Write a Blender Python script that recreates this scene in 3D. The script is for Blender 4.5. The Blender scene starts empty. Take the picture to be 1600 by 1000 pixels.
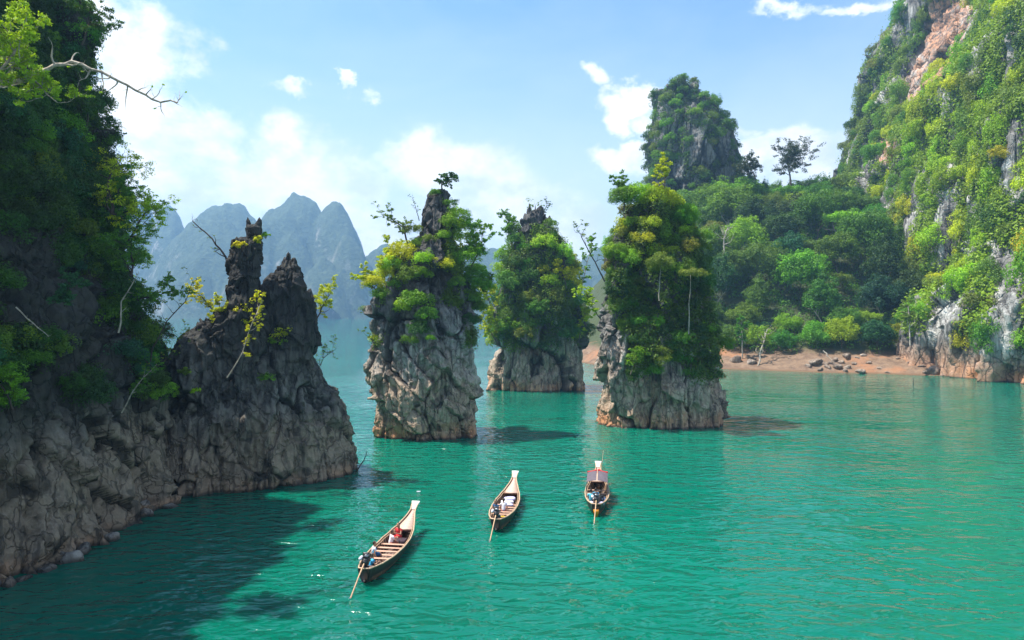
import bpy, math, random
import numpy as np
from mathutils import Vector, Matrix

# ------------------------------------------------------------------ camera, world, sun, exposure
sc = bpy.context.scene
col = sc.collection
F, HZ, CAMZ = 1067.0, 487.0, 14.0        # focal length and horizon row in a 1600 x 1000 frame, eye height in metres

cam_d = bpy.data.cameras.new('camera')
cam = bpy.data.objects.new('camera', cam_d)
col.objects.link(cam)
cam.location = (0, 0, CAMZ)
cam.rotation_euler = (math.radians(90), 0, 0)
cam_d.sensor_width = 36.0
cam_d.lens = 36.0 * F / 1600.0
cam_d.shift_y = -(500.0 - HZ) / 1600.0
cam_d.clip_start = 0.1
cam_d.clip_end = 9000
sc.camera = cam

SUN_AZ = math.atan2(-0.995, 0.08)          # from +Y towards +X
SUN_EL = math.radians(65)
sun_dir = Vector((math.sin(SUN_AZ) * math.cos(SUN_EL), math.cos(SUN_AZ) * math.cos(SUN_EL), math.sin(SUN_EL)))
sun_d = bpy.data.lights.new('sun', 'SUN')
sun_d.energy = 5.0
sun_d.angle = math.radians(0.53)
sun_d.color = (1.0, 0.95, 0.87)
sun = bpy.data.objects.new('sun', sun_d)
sun.rotation_euler = sun_dir.to_track_quat('Z', 'Y').to_euler()
sun.location = (-200, 100, 400)
col.objects.link(sun)

world = bpy.data.worlds.new('World')
sc.world = world
world.use_nodes = True
SKY_K = 0.14
HAZE = 0.00034

sc.view_settings.view_transform = 'Standard'
sc.view_settings.look = 'None'
sc.view_settings.gamma = 1
sc.view_settings.use_curve_mapping = False
sc.view_settings.exposure = 0.84
try:
    sc.cycles.use_denoising = True
    sc.cycles.denoiser = 'OPENIMAGEDENOISE'
    sc.cycles.denoising_prefilter = 'ACCURATE'
    sc.cycles.sample_clamp_direct = 12
    sc.cycles.max_bounces = 6
    sc.cycles.diffuse_bounces = 3
    sc.cycles.glossy_bounces = 3
    sc.cycles.transmission_bounces = 3
    sc.cycles.volume_bounces = 0
    sc.cycles.caustics_reflective = False
    sc.cycles.caustics_refractive = False
    sc.cycles.sample_clamp_indirect = 4
except Exception:
    pass


class NT:
    """tiny helper to write node graphs"""
    def __init__(self, tree):
        self.t = tree
        tree.nodes.clear()

    def n(self, typ, props=None, **ins):
        nd = self.t.nodes.new(typ)
        for k, v in (props or {}).items():
            setattr(nd, k, v)
        for k, v in ins.items():
            key = int(k[1:]) if k[0] == 'i' and k[1:].isdigit() else k.replace('_', ' ')
            self.put(nd.inputs[key], v)
        return nd

    def put(self, sock, v):
        if isinstance(v, bpy.types.NodeSocket):
            self.t.links.new(v, sock)
        else:
            sock.default_value = v

    def math(self, op, a, b=None, c=None, clamp=False):
        nd = self.t.nodes.new('ShaderNodeMath')
        nd.operation = op
        nd.use_clamp = clamp
        self.put(nd.inputs[0], a)
        if b is not None: self.put(nd.inputs[1], b)
        if c is not None: self.put(nd.inputs[2], c)
        return nd.outputs[0]

    def ramp(self, v, a, b, lo=0.0, hi=1.0, smooth=True):
        nd = self.t.nodes.new('ShaderNodeMapRange')
        nd.interpolation_type = 'SMOOTHSTEP' if smooth else 'LINEAR'
        self.put(nd.inputs[0], v)
        for i, x in zip((1, 2, 3, 4), (a, b, lo, hi)):
            nd.inputs[i].default_value = x
        return nd.outputs[0]

    def mix(self, f, a, b, mode='MIX'):
        nd = self.t.nodes.new('ShaderNodeMix')
        nd.data_type = 'RGBA'
        nd.blend_type = mode
        self.put(nd.inputs[0], f)
        for i, v in ((6, a), (7, b)):
            if isinstance(v, tuple) and len(v) == 3: v = v + (1,)
            self.put(nd.inputs[i], v)
        return nd.outputs[2]

    def vmap(self, vec, scale=(1, 1, 1), loc=(0, 0, 0), rot=(0, 0, 0)):
        nd = self.t.nodes.new('ShaderNodeMapping')
        self.put(nd.inputs[0], vec)
        nd.inputs[1].default_value = loc
        nd.inputs[2].default_value = rot
        nd.inputs[3].default_value = scale
        return nd.outputs[0]

    def noise(self, vec, scale, detail=4, rough=0.5, dist=0.0):
        nd = self.t.nodes.new('ShaderNodeTexNoise')
        self.put(nd.inputs['Vector'], vec)
        nd.inputs['Scale'].default_value = scale
        nd.inputs['Detail'].default_value = detail
        nd.inputs['Roughness'].default_value = rough
        nd.inputs['Distortion'].default_value = dist
        return nd.outputs[0]


def build_world():
    w = NT(world.node_tree)
    sky = w.n('ShaderNodeTexSky', {'sky_type': 'NISHITA', 'sun_disc': False, 'sun_elevation': SUN_EL,
                                   'sun_rotation': SUN_AZ, 'altitude': 100.0, 'air_density': 1.0,
                                   'dust_density': 1.2, 'ozone_density': 1.6})
    tc = w.n('ShaderNodeTexCoord')
    sp = w.n('ShaderNodeSeparateXYZ', i0=tc.outputs['Generated'])
    az = w.math('ARCTAN2', sp.outputs[0], sp.outputs[1])
    el = w.math('ARCSINE', sp.outputs[2])
    cv = w.n('ShaderNodeCombineXYZ', i0=az, i1=el, i2=0.0).outputs[0]
    # cloud texture lives on a sheet of directions, stretched sideways towards the horizon
    den = w.math('ADD', w.math('MAXIMUM', sp.outputs[2], 0.0), 0.22)
    cu = w.math('DIVIDE', sp.outputs[0], den)
    cw = w.math('DIVIDE', sp.outputs[1], den)
    flat = w.n('ShaderNodeCombineXYZ', i0=cu, i1=cw, i2=3.1).outputs[0]
    # wobble
    puff = w.noise(w.vmap(cv, (1.0, 1.35, 1)), 7.0, 9, 0.62, 0.2)
    fine = w.noise(w.vmap(cv, (1.0, 1.2, 1), (4, 2, 0)), 22.0, 6, 0.6)
    clouds = [  # px, py, rx, ry, weight
        (165, 40, 90, 60, 0.9), (235, 75, 85, 70, 1.1), (205, 160, 110, 90, 1.1), (300, 215, 75, 55, 1.0), (215, 270, 120, 80, 1.0),
        (90, 210, 130, 200, 1.0),
        (475, 250, 80, 62, 1.15), (385, 290, 90, 55, 1.0), (640, 265, 70, 50, .75), (715, 255, 100, 55, 1.1), (560, 300, 110, 55, .8),
        (770, 320, 130, 70, 1.0), (860, 350, 120, 70, .95), (640, 360, 140, 80, .9), (930, 330, 80, 50, .6),
        (445, 140, 30, 14, .9), (541, 128, 14, 13, .8), (600, 135, 20, 12, .45),
        (925, 112, 34, 16, .9), (968, 140, 38, 24, 1.1), (1000, 165, 38, 26, 1.1), (1035, 190, 28, 26, .6),
        (968, 232, 46, 22, 1.1), (1020, 240, 45, 24, .8),
        (1215, 228, 55, 36, 1.15), (1170, 262, 50, 40, .9), (1260, 262, 70, 48, .95), (1300, 232, 50, 32, .6), (1155, 200, 22, 24, .7),
        (1240, 6, 60, 16, 1.0), (1340, 2, 90, 14, .95),
    ]
    wn = w.n('ShaderNodeTexNoise', Vector=w.vmap(cv, (1, 1.3, 1)), Scale=9.0, Detail=6.0, Roughness=0.6)
    cvw = w.n('ShaderNodeVectorMath', {'operation': 'MULTIPLY_ADD'}, i0=w.n('ShaderNodeVectorMath', {'operation': 'SUBTRACT'}, i0=wn.outputs[1], i1=(.5, .5, .5)).outputs[0], i1=(0.20, 0.14, 0), i2=cv).outputs[0]
    tot = None
    for px, py, rx, ry, wt in clouds:
        a = math.atan((px - 800) / F)
        e = math.atan((HZ - py) / F * math.cos(a))
        sx = rx / F * math.cos(a) ** 2
        sy = ry / F * math.cos(a)
        v = w.n('ShaderNodeVectorMath', {'operation': 'SUBTRACT'}, i0=cvw, i1=(a, e, 0)).outputs[0]
        v = w.n('ShaderNodeVectorMath', {'operation': 'MULTIPLY'}, i0=v, i1=(1 / sx, 1 / sy, 0)).outputs[0]
        ln = w.n('ShaderNodeVectorMath', {'operation': 'LENGTH'}, i0=v).outputs[1]
        b = w.ramp(ln, 1.7, 0.0, 0.0, wt)
        tot = b if tot is None else w.math('MAXIMUM', tot, b)
    # elsewhere the same broken cumulus goes on
    wild = w.noise(w.vmap(flat, (1, 1, 1)), 0.9, 8, 0.6)
    wild = w.ramp(wild, 0.46, 0.66, 0.0, 1.0)
    inframe = w.ramp(w.math('ABSOLUTE', az), 0.72, 0.9, 0.0, 1.0)
    above = w.ramp(el, 0.47, 0.62, 0.0, 1.0)
    outside = w.math('MAXIMUM', inframe, above)
    wild = w.math('MULTIPLY', wild, w.math('MULTIPLY', outside, 0.9))
    tot = w.math('MAXIMUM', tot, wild)
    noisy = w.math('ADD', w.math('MULTIPLY', w.math('SUBTRACT', puff, 0.5), 2.3), w.math('MULTIPLY', w.math('SUBTRACT', fine, 0.5), 0.55))
    d = w.math('ADD', tot, noisy)
    mask = w.ramp(d, 0.12, 0.95)
    mask = w.math('MULTIPLY', mask, w.ramp(tot, 0.02, 0.45))
    # thin high veil, thicker towards the horizon
    veil_n = w.noise(w.vmap(cv, (0.8, 2.0, 1), (1, 7, 0)), 3.0, 5, 0.6, 0.4)
    veil = w.math('MULTIPLY', w.ramp(veil_n, 0.3, 0.75), 0.16)
    low = w.ramp(el, 0.46, 0.03, 0.0, 0.85)
    veil = w.math('ADD', veil, low, clamp=True)
    k = 1.0 / SKY_K
    blue = w.mix(1.0, sky.outputs[0], (0.62, 0.86, 1.0), 'MULTIPLY')
    base = w.mix(veil, blue, (0.60 * k, 0.665 * k, 0.73 * k))
    # lit tops, greyer undersides
    shade = w.noise(w.vmap(cv, (1.0, 1.5, 1), (0.0, -0.014, 0)), 8.5, 7, 0.6)
    shade = w.ramp(shade, 0.35, 0.62)
    cl = w.mix(shade, (0.56 * k, 0.605 * k, 0.67 * k), (0.86 * k, 0.86 * k, 0.86 * k))
    out = w.mix(mask, base, cl)
    bg = w.n('ShaderNodeBackground', i0=out, i1=SKY_K)
    o = w.n('ShaderNodeOutputWorld')
    w.t.links.new(bg.outputs[0], o.inputs[0])


build_world()

# ------------------------------------------------------------------ helpers
rng = np.random.default_rng(7)
random.seed(7)


def W(px, py, Y):
    return np.array([(px - 800.0) / F * Y, Y, CAMZ - (py - HZ) / F * Y])


def PX(P):
    P = np.asarray(P, float)
    return np.stack([800 + P[..., 0] / P[..., 1] * F, HZ - (P[..., 2] - CAMZ) / P[..., 1] * F], -1)


def norm(a):
    a = np.asarray(a, float)
    return a / np.maximum(np.linalg.norm(a, axis=-1, keepdims=True), 1e-9)


def sstep(x, a, b):
    t = np.clip((np.asarray(x, float) - a) / (b - a), 0, 1)
    return t * t * (3 - 2 * t)


def _h(ix, iy, iz, seed):
    h = (ix.astype(np.uint32) * np.uint32(374761393) + iy.astype(np.uint32) * np.uint32(668265263)
         + iz.astype(np.uint32) * np.uint32(2147483647 - 6) + np.uint32(seed * 974711 % 4294967295))
    h = (h ^ (h >> np.uint32(13))) * np.uint32(1274126177)
    h = (h ^ (h >> np.uint32(16))) * np.uint32(2246822519)
    h = h ^ (h >> np.uint32(15))
    return (h & np.uint32(0xFFFFFF)).astype(np.float32) / np.float32(0xFFFFFF)


def vnoise(P, seed=0):
    P = np.asarray(P, np.float32)
    f = np.floor(P)
    i = f.astype(np.int64)
    t = P - f
    t = t * t * t * (t * (t * 6 - 15) + 10)
    r = 0
    for dx in (0, 1):
        wx = t[:, 0] if dx else 1 - t[:, 0]
        for dy in (0, 1):
            wy = t[:, 1] if dy else 1 - t[:, 1]
            for dz in (0, 1):
                wz = t[:, 2] if dz else 1 - t[:, 2]
                r = r + wx * wy * wz * _h(i[:, 0] + dx, i[:, 1] + dy, i[:, 2] + dz, seed)
    return r * 2 - 1


def fbm(P, octv=4, seed=0, gain=0.5):
    P = np.asarray(P, np.float32)
    a, s, tot = 1.0, 0, 0
    for o in range(octv):
        tot = tot + a * vnoise(P * (2.03 ** o) + o * 17.3, seed + o)
        s += a
        a *= gain
    return tot / s


def ridged(P, octv=3, seed=0):
    P = np.asarray(P, np.float32)
    a, s, tot = 1.0, 0, 0
    for o in range(octv):
        tot = tot + a * (1 - np.abs(vnoise(P * (2.1 ** o) + o * 9.1, seed + o)) * 2)
        s += a
        a *= 0.5
    return tot / s


def worley(P, seed=0):
    P = np.asarray(P, np.float32)
    i = np.floor(P).astype(np.int64)
    f1 = np.full(len(P), 9.0, np.float32)
    f2 = np.full(len(P), 9.0, np.float32)
    cid = np.zeros(len(P), np.float32)
    fac = np.zeros(len(P), np.float32)
    for dx in (-1, 0, 1):
        for dy in (-1, 0, 1):
            for dz in (-1, 0, 1):
                cx, cy, cz = i[:, 0] + dx, i[:, 1] + dy, i[:, 2] + dz
                q = np.stack([cx + _h(cx, cy, cz, seed), cy + _h(cx, cy, cz, seed + 31), cz + _h(cx, cy, cz, seed + 57)], 1)
                d = np.sqrt(((q - P) ** 2).sum(1))
                c = _h(cx, cy, cz, seed + 91)
                m = d < f1
                gq = (q - P)
                ff = gq[:, 0] * (_h(cx, cy, cz, seed + 101) - .5) + gq[:, 1] * (_h(cx, cy, cz, seed + 103) - .5) + gq[:, 2] * (_h(cx, cy, cz, seed + 107) - .3)
                fac = np.where(m, ff, fac)
                f2 = np.where(m, f1, np.minimum(f2, d))
                cid = np.where(m, c, cid)
                f1 = np.where(m, d, f1)
    return f1, f2, cid, fac * 2


def mesh_np(name, V, Fc, smooth=False, attrs=None, loc=None):
    V = np.asarray(V, np.float64)
    if loc is not None:
        V = V - np.asarray(loc)
    Fc = np.asarray(Fc, np.int32)
    k = Fc.shape[1]
    me = bpy.data.meshes.new(name)
    me.vertices.add(len(V))
    me.vertices.foreach_set('co', V.astype(np.float32).ravel())
    me.loops.add(Fc.size)
    me.loops.foreach_set('vertex_index', Fc.ravel())
    me.polygons.add(len(Fc))
    me.polygons.foreach_set('loop_start', np.arange(0, Fc.size, k, dtype=np.int32))
    me.polygons.foreach_set('loop_total', np.full(len(Fc), k, np.int32))
    if smooth:
        me.polygons.foreach_set('use_smooth', np.ones(len(Fc), bool))
    for an, arr in (attrs or {}).items():
        a = me.attributes.new(an, 'FLOAT', 'POINT')
        a.data.foreach_set('value', np.asarray(arr, np.float32).ravel())
    me.update(calc_edges=True)
    me.validate()
    return me


def link(name, me, mat=None, parent=None, loc=(0, 0, 0), color=None):
    o = bpy.data.objects.new(name, me)
    col.objects.link(o)
    if mat is not None and me is not None and len(me.materials) == 0:
        me.materials.append(mat)
    o.location = [float(c) for c in loc]
    if parent is not None:
        o.parent = parent
    if color is not None:
        o.color = (*color, 1)
    return o


def tag(o, label=None, cat=None, group=None, kind=None):
    if label: o['label'] = label
    if cat: o['category'] = cat
    if group: o['group'] = group
    if kind: o['kind'] = kind
    return o


def empty(name, loc=(0, 0, 0), rz=0.0):
    o = bpy.data.objects.new(name, None)
    col.objects.link(o)
    o.location = [float(c) for c in loc]
    o.rotation_euler = (0, 0, rz)
    return o


# ------------------------------------------------------------------ materials
def new_mat(name):
    m = bpy.data.materials.new(name)
    m.use_nodes = True
    return m, NT(m.node_tree)


def finish(w, bsdf, disp=None):
    o = w.n('ShaderNodeOutputMaterial')
    w.t.links.new(bsdf, o.inputs[0])


def simple_mat(name, c, rough=0.6, grain=0.15, scale=8.0, metal=0.0, stretch=(1, 1, 1)):
    m, w = new_mat(name)
    tc = w.n('ShaderNodeTexCoord')
    v = w.vmap(tc.outputs['Object'], stretch)
    n = w.noise(v, scale, 5, 0.6)
    f = w.ramp(n, 0.25, 0.75)
    lo = tuple(x * (1 - grain * 2) for x in c)
    hi = tuple(min(1, x * (1 + grain)) for x in c)
    cc = w.mix(f, lo, hi)
    bmp = w.n('ShaderNodeBump', Height=n, Strength=0.25, Distance=0.01)
    b = w.n('ShaderNodeBsdfPrincipled', Base_Color=cc, Roughness=rough, Metallic=metal, Normal=bmp.outputs[0])
    finish(w, b.outputs[0])
    return m


def leaf_mat(name, transl=0.34):
    m, w = new_mat(name)
    oi = w.n('ShaderNodeObjectInfo')
    at = w.n('ShaderNodeAttribute', {'attribute_name': 'tone'})
    t = at.outputs['Fac']
    br = w.math('MULTIPLY_ADD', t, 0.9, 0.65)
    c = w.n('ShaderNodeVectorMath', {'operation': 'SCALE'}, i0=oi.outputs['Color'], Scale=br).outputs[0]
    # young leaf clumps are yellower
    yl = w.mix(1.0, c, (1.22, 1.16, 0.6), 'MULTIPLY')
    c = w.mix(w.ramp(t, 0.55, 1.0, 0, 0.8), c, yl)
    hs = w.n('ShaderNodeHueSaturation', Hue=w.math('MULTIPLY_ADD', oi.outputs['Random'], 0.03, 0.485), Color=c)
    c = hs.outputs[0]
    b = w.n('ShaderNodeBsdfPrincipled', Base_Color=c, Roughness=0.55)
    b.inputs['Specular IOR Level'].default_value = 0.25
    tc = w.mix(1.0, c, (1.3, 1.25, 0.45), 'MULTIPLY')
    tr = w.n('ShaderNodeBsdfTranslucent', i0=tc)
    mx = w.n('ShaderNodeMixShader', i0=transl)
    w.t.links.new(b.outputs[0], mx.inputs[1])
    w.t.links.new(tr.outputs[0], mx.inputs[2])
    finish(w, mx.outputs[0])
    return m


M_LEAF = leaf_mat('leaves')


def rock_mat(name, dark, mid, pale, tan, rust, band=8.0, band_soft=4.0, moss=0.0, s=1.0, dark_z=None, streak=0.5, rust_z=1.5, bump=1.0):
    """limestone: black weathering high up, grey flanks with runs of pale lime, bleached brown foot, rust at the waterline"""
    m, w = new_mat(name)
    g = w.n('ShaderNodeNewGeometry')
    pos = g.outputs['Position']
    z = w.n('ShaderNodeSeparateXYZ', i0=pos).outputs[2]
    big = w.noise(w.vmap(pos, (1, 1, 0.6)), 0.16 * s, 5, 0.6)
    med = w.noise(pos, 0.75 * s, 7, 0.68)
    fine = w.noise(pos, 4.0 * s, 6, 0.7)
    runs = w.noise(w.vmap(pos, (1, 1, 0.12)), 1.1 * s, 5, 0.65, 0.3)
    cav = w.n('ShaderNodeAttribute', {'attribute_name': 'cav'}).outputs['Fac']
    c = w.mix(w.ramp(med, 0.32, 0.68), dark, mid)
    c = w.mix(w.ramp(w.math('MULTIPLY_ADD', big, 0.6, w.math('MULTIPLY', runs, 0.55)), 0.52, 0.70, 0, streak), c, pale)
    if dark_z:
        f = w.math('ADD', z, w.math('MULTIPLY_ADD', big, 10.0, -5.0))
        f = w.ramp(f, dark_z[0], dark_z[1], 0, 0.88)
        c = w.mix(f, c, dark)
    zz = w.math('ADD', z, w.math('MULTIPLY_ADD', big, band_soft * 1.6, -band_soft * 0.8))
    foot = w.ramp(zz, band + band_soft * 0.5, band - band_soft * 0.5)
    tanc = w.mix(w.ramp(med, 0.3, 0.7), tuple(x * 0.6 for x in tan), tan)
    tanc = w.mix(w.ramp(fine, 0.5, 0.75, 0, 0.35), tanc, pale)
    c = w.mix(w.math('MULTIPLY', foot, 0.85), c, tanc)
    rz = w.ramp(w.math('ADD', z, w.math('MULTIPLY_ADD', med, 3.0, -1.5)), rust_z * 1.6, rust_z * 0.3, 0, 1)
    rn = w.ramp(w.noise(pos, 0.3 * s, 4, 0.6), 0.42, 0.62)
    c = w.mix(w.math('MULTIPLY', rz, w.math('MULTIPLY_ADD', rn, 0.6, 0.3)), c, rust)
    oc = w.n('ShaderNodeAttribute', {'attribute_name': 'ochre'}).outputs['Fac']
    c = w.mix(w.math('MULTIPLY', oc, w.ramp(med, 0.35, 0.6)), c, rust)
    if moss > 0:
        nz = w.n('ShaderNodeSeparateXYZ', i0=g.outputs['Normal']).outputs[2]
        mf = w.math('MULTIPLY', w.ramp(nz, 0.0, 0.7), w.ramp(med, 0.4, 0.6, 0, moss))
        c = w.mix(mf, c, (0.035, 0.05, 0.012))
    c = w.mix(w.ramp(w.noise(w.vmap(pos, (1, 1, 0.06), (7, 3, 0)), 1.7 * s, 4, 0.6), 0.52, 0.66, 0, 0.6), c, dark)
    c = w.mix(w.ramp(z, 0.35, 0.05, 0, 0.75), c, tuple(x * 0.5 for x in dark))
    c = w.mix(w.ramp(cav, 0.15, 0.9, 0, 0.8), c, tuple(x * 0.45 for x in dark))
    c = w.mix(w.ramp(fine, 0.3, 0.75, 0.0, 0.35), c, w.mix(1.0, c, (1.5, 1.48, 1.42), 'MULTIPLY'))
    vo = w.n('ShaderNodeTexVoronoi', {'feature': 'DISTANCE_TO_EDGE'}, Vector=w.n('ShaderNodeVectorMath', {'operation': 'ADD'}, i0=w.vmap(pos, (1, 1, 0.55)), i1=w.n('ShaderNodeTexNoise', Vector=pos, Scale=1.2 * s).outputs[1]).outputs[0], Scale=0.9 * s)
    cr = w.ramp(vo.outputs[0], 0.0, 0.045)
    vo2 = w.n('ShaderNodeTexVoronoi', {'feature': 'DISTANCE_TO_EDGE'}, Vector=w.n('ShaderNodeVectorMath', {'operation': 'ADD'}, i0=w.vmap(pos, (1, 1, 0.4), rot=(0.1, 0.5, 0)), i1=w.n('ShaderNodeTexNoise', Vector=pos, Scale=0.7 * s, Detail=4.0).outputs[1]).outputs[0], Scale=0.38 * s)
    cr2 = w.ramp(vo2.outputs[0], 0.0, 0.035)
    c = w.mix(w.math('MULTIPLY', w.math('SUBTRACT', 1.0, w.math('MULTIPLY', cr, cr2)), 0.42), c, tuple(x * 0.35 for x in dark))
    cr = w.math('ADD', cr, w.math('MULTIPLY', cr2, 1.6))
    h = w.math('ADD', w.math('MULTIPLY', w.math('ADD', w.math('MULTIPLY', med, 0.5), w.math('MULTIPLY', runs, 0.6)), 0.9), w.math('ADD', w.math('MULTIPLY', fine, 0.35), w.math('MULTIPLY', cr, 0.22)))
    bmp = w.n('ShaderNodeBump', Height=h, Strength=0.9 * bump, Distance=0.35 / s)
    b = w.n('ShaderNodeBsdfPrincipled', Base_Color=c, Roughness=0.85, Normal=bmp.outputs[0])
    b.inputs['Specular IOR Level'].default_value = 0.25
    finish(w, b.outputs[0])
    return m


def water_mat():
    m, w = new_mat('lake_water')
    g = w.n('ShaderNodeNewGeometry')
    pos = g.outputs['Position']
    v = w.vmap(pos, (0.5, 1.0, 1), rot=(0, 0, 0.12))
    r1 = w.noise(v, 1.35, 1.6, 0.45, 0.6)
    r2 = w.noise(w.vmap(pos, (0.7, 1.0, 1), rot=(0, 0, -0.35)), 3.4, 1.2, 0.45, 0.3)
    sw = w.noise(w.vmap(pos, (0.5, 1.0, 1), rot=(0, 0, 0.3)), 0.42, 2, 0.5, 0.5)
    patch = w.noise(w.vmap(pos, (0.5, 1.0, 1)), 0.045, 3, 0.5, 0.5)     # gusts and calm slicks
    amp = w.ramp(patch, 0.36, 0.60, 0.28, 1.15)
    h = w.math('MULTIPLY', w.math('ADD', w.math('MULTIPLY', r1, 0.62), w.math('MULTIPLY', r2, 0.13)), amp)
    sep = w.n('ShaderNodeSeparateXYZ', i0=pos)
    calm = w.math('MULTIPLY', w.ramp(sep.outputs[1], 80, 190), w.ramp(sep.outputs[0], 20, -12))      # the open reach lies in the lee
    h = w.math('ADD', h, w.math('MULTIPLY', sw, 0.6))
    h = w.math('MULTIPLY', h, w.math('SUBTRACT', 1.0, w.math('MULTIPLY', calm, 0.85)))
    h = w.math('MULTIPLY', h, w.ramp(sep.outputs[1], 45, 150, 1.0, 0.45))
    bmp = w.n('ShaderNodeBump', Height=h, Strength=1.0, Distance=0.56)
    tint = w.noise(w.vmap(pos, (0.6, 1.0, 1)), 0.02, 4, 0.6)
    c = w.mix(w.ramp(tint, 0.3, 0.7), (0.0, 0.106, 0.066), (0.0, 0.152, 0.094))
    b = w.n('ShaderNodeBsdfPrincipled', Base_Color=c, Roughness=0.07, IOR=1.46, Normal=bmp.outputs[0])
    b.subsurface_method = 'BURLEY'
    b.inputs['Subsurface Weight'].default_value = 0.85
    b.inputs['Subsurface Radius'].default_value = (0.15, 1.1, 0.9)
    b.inputs['Subsurface Scale'].default_value = 1.0
    finish(w, b.outputs[0])
    return m


def ground_mat():
    m, w = new_mat('shore_soil')
    g = w.n('ShaderNodeNewGeometry')
    pos = g.outputs['Position']
    z = w.n('ShaderNodeSeparateXYZ', i0=pos).outputs[2]
    big = w.noise(pos, 0.07, 5, 0.6)
    med = w.noise(pos, 0.5, 6, 0.7)
    fine = w.noise(pos, 3.0, 5, 0.7)
    c = w.mix(w.ramp(med, 0.3, 0.7), (0.12, 0.068, 0.04), (0.25, 0.155, 0.09))
    c = w.mix(w.ramp(big, 0.48, 0.6, 0, 0.8), c, (0.36, 0.15, 0.06))
    c = w.mix(w.ramp(fine, 0.45, 0.75, 0, 0.5), c, (0.30, 0.24, 0.17))
    wet = w.ramp(z, 0.45, 0.05)
    c = w.mix(wet, c, (0.16, 0.085, 0.04))
    grass = w.ramp(w.math('ADD', z, w.math('MULTIPLY_ADD', med, 4.0, -2.0)), 3.4, 5.2)
    c = w.mix(grass, c, (0.045, 0.06, 0.015))
    bmp = w.n('ShaderNodeBump', Height=w.math('ADD', med, w.math('MULTIPLY', fine, 0.4)), Strength=0.8, Distance=0.5)
    b = w.n('ShaderNodeBsdfPrincipled', Base_Color=c, Roughness=0.9, Normal=bmp.outputs[0])
    finish(w, b.outputs[0])
    return m


def mountain_mat():
    m, w = new_mat('wooded_mountain')
    g = w.n('ShaderNodeNewGeometry')
    pos = g.outputs['Position']
    n1 = w.noise(pos, 0.02, 6, 0.65)
    n2 = w.noise(pos, 0.12, 5, 0.65)
    nz = w.n('ShaderNodeSeparateXYZ', i0=g.outputs['Normal']).outputs[2]
    c = w.mix(w.ramp(n2, 0.35, 0.65), (0.02, 0.04, 0.015), (0.06, 0.085, 0.03))
    rk = w.math('MULTIPLY', w.ramp(nz, 0.5, 0.2), w.ramp(n1, 0.5, 0.62))
    c = w.mix(rk, c, (0.38, 0.33, 0.28))
    bmp = w.n('ShaderNodeBump', Height=n2, Strength=1.0, Distance=8.0)
    b = w.n('ShaderNodeBsdfPrincipled', Base_Color=c, Roughness=0.9, Normal=bmp.outputs[0])
    finish(w, b.outputs[0])
    return m


def bark_mat(name, c, pale=0.2):
    return simple_mat(name, c, 0.85, 0.3, 6.0, stretch=(1, 1, 0.3))


M_BARK = bark_mat('bark_brown', (0.15, 0.11, 0.08))
M_BARK_PALE = bark_mat('bark_pale', (0.42, 0.36, 0.28))
M_BARK_DARK = bark_mat('bark_dark', (0.07, 0.05, 0.04))
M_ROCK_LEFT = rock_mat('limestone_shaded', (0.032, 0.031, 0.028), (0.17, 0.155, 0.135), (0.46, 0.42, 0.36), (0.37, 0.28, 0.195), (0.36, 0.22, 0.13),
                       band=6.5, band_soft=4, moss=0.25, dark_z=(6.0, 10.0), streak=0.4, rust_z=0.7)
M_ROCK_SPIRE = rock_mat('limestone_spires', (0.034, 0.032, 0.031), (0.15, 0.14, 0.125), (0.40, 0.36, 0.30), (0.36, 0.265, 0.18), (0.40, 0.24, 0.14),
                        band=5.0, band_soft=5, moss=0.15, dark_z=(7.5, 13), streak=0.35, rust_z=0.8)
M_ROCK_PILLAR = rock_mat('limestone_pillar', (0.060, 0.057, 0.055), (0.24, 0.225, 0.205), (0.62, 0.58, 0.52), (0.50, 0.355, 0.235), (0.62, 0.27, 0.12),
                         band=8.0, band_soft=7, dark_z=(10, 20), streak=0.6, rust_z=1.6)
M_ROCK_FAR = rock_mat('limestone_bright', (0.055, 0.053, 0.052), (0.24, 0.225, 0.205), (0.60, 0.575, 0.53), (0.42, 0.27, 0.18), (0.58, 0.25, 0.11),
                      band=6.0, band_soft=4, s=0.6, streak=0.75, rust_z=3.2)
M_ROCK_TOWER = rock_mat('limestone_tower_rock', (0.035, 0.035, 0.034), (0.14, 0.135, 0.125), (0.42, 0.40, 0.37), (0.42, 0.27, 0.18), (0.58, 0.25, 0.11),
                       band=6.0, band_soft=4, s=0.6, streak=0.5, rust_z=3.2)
M_SOIL = ground_mat()


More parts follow.
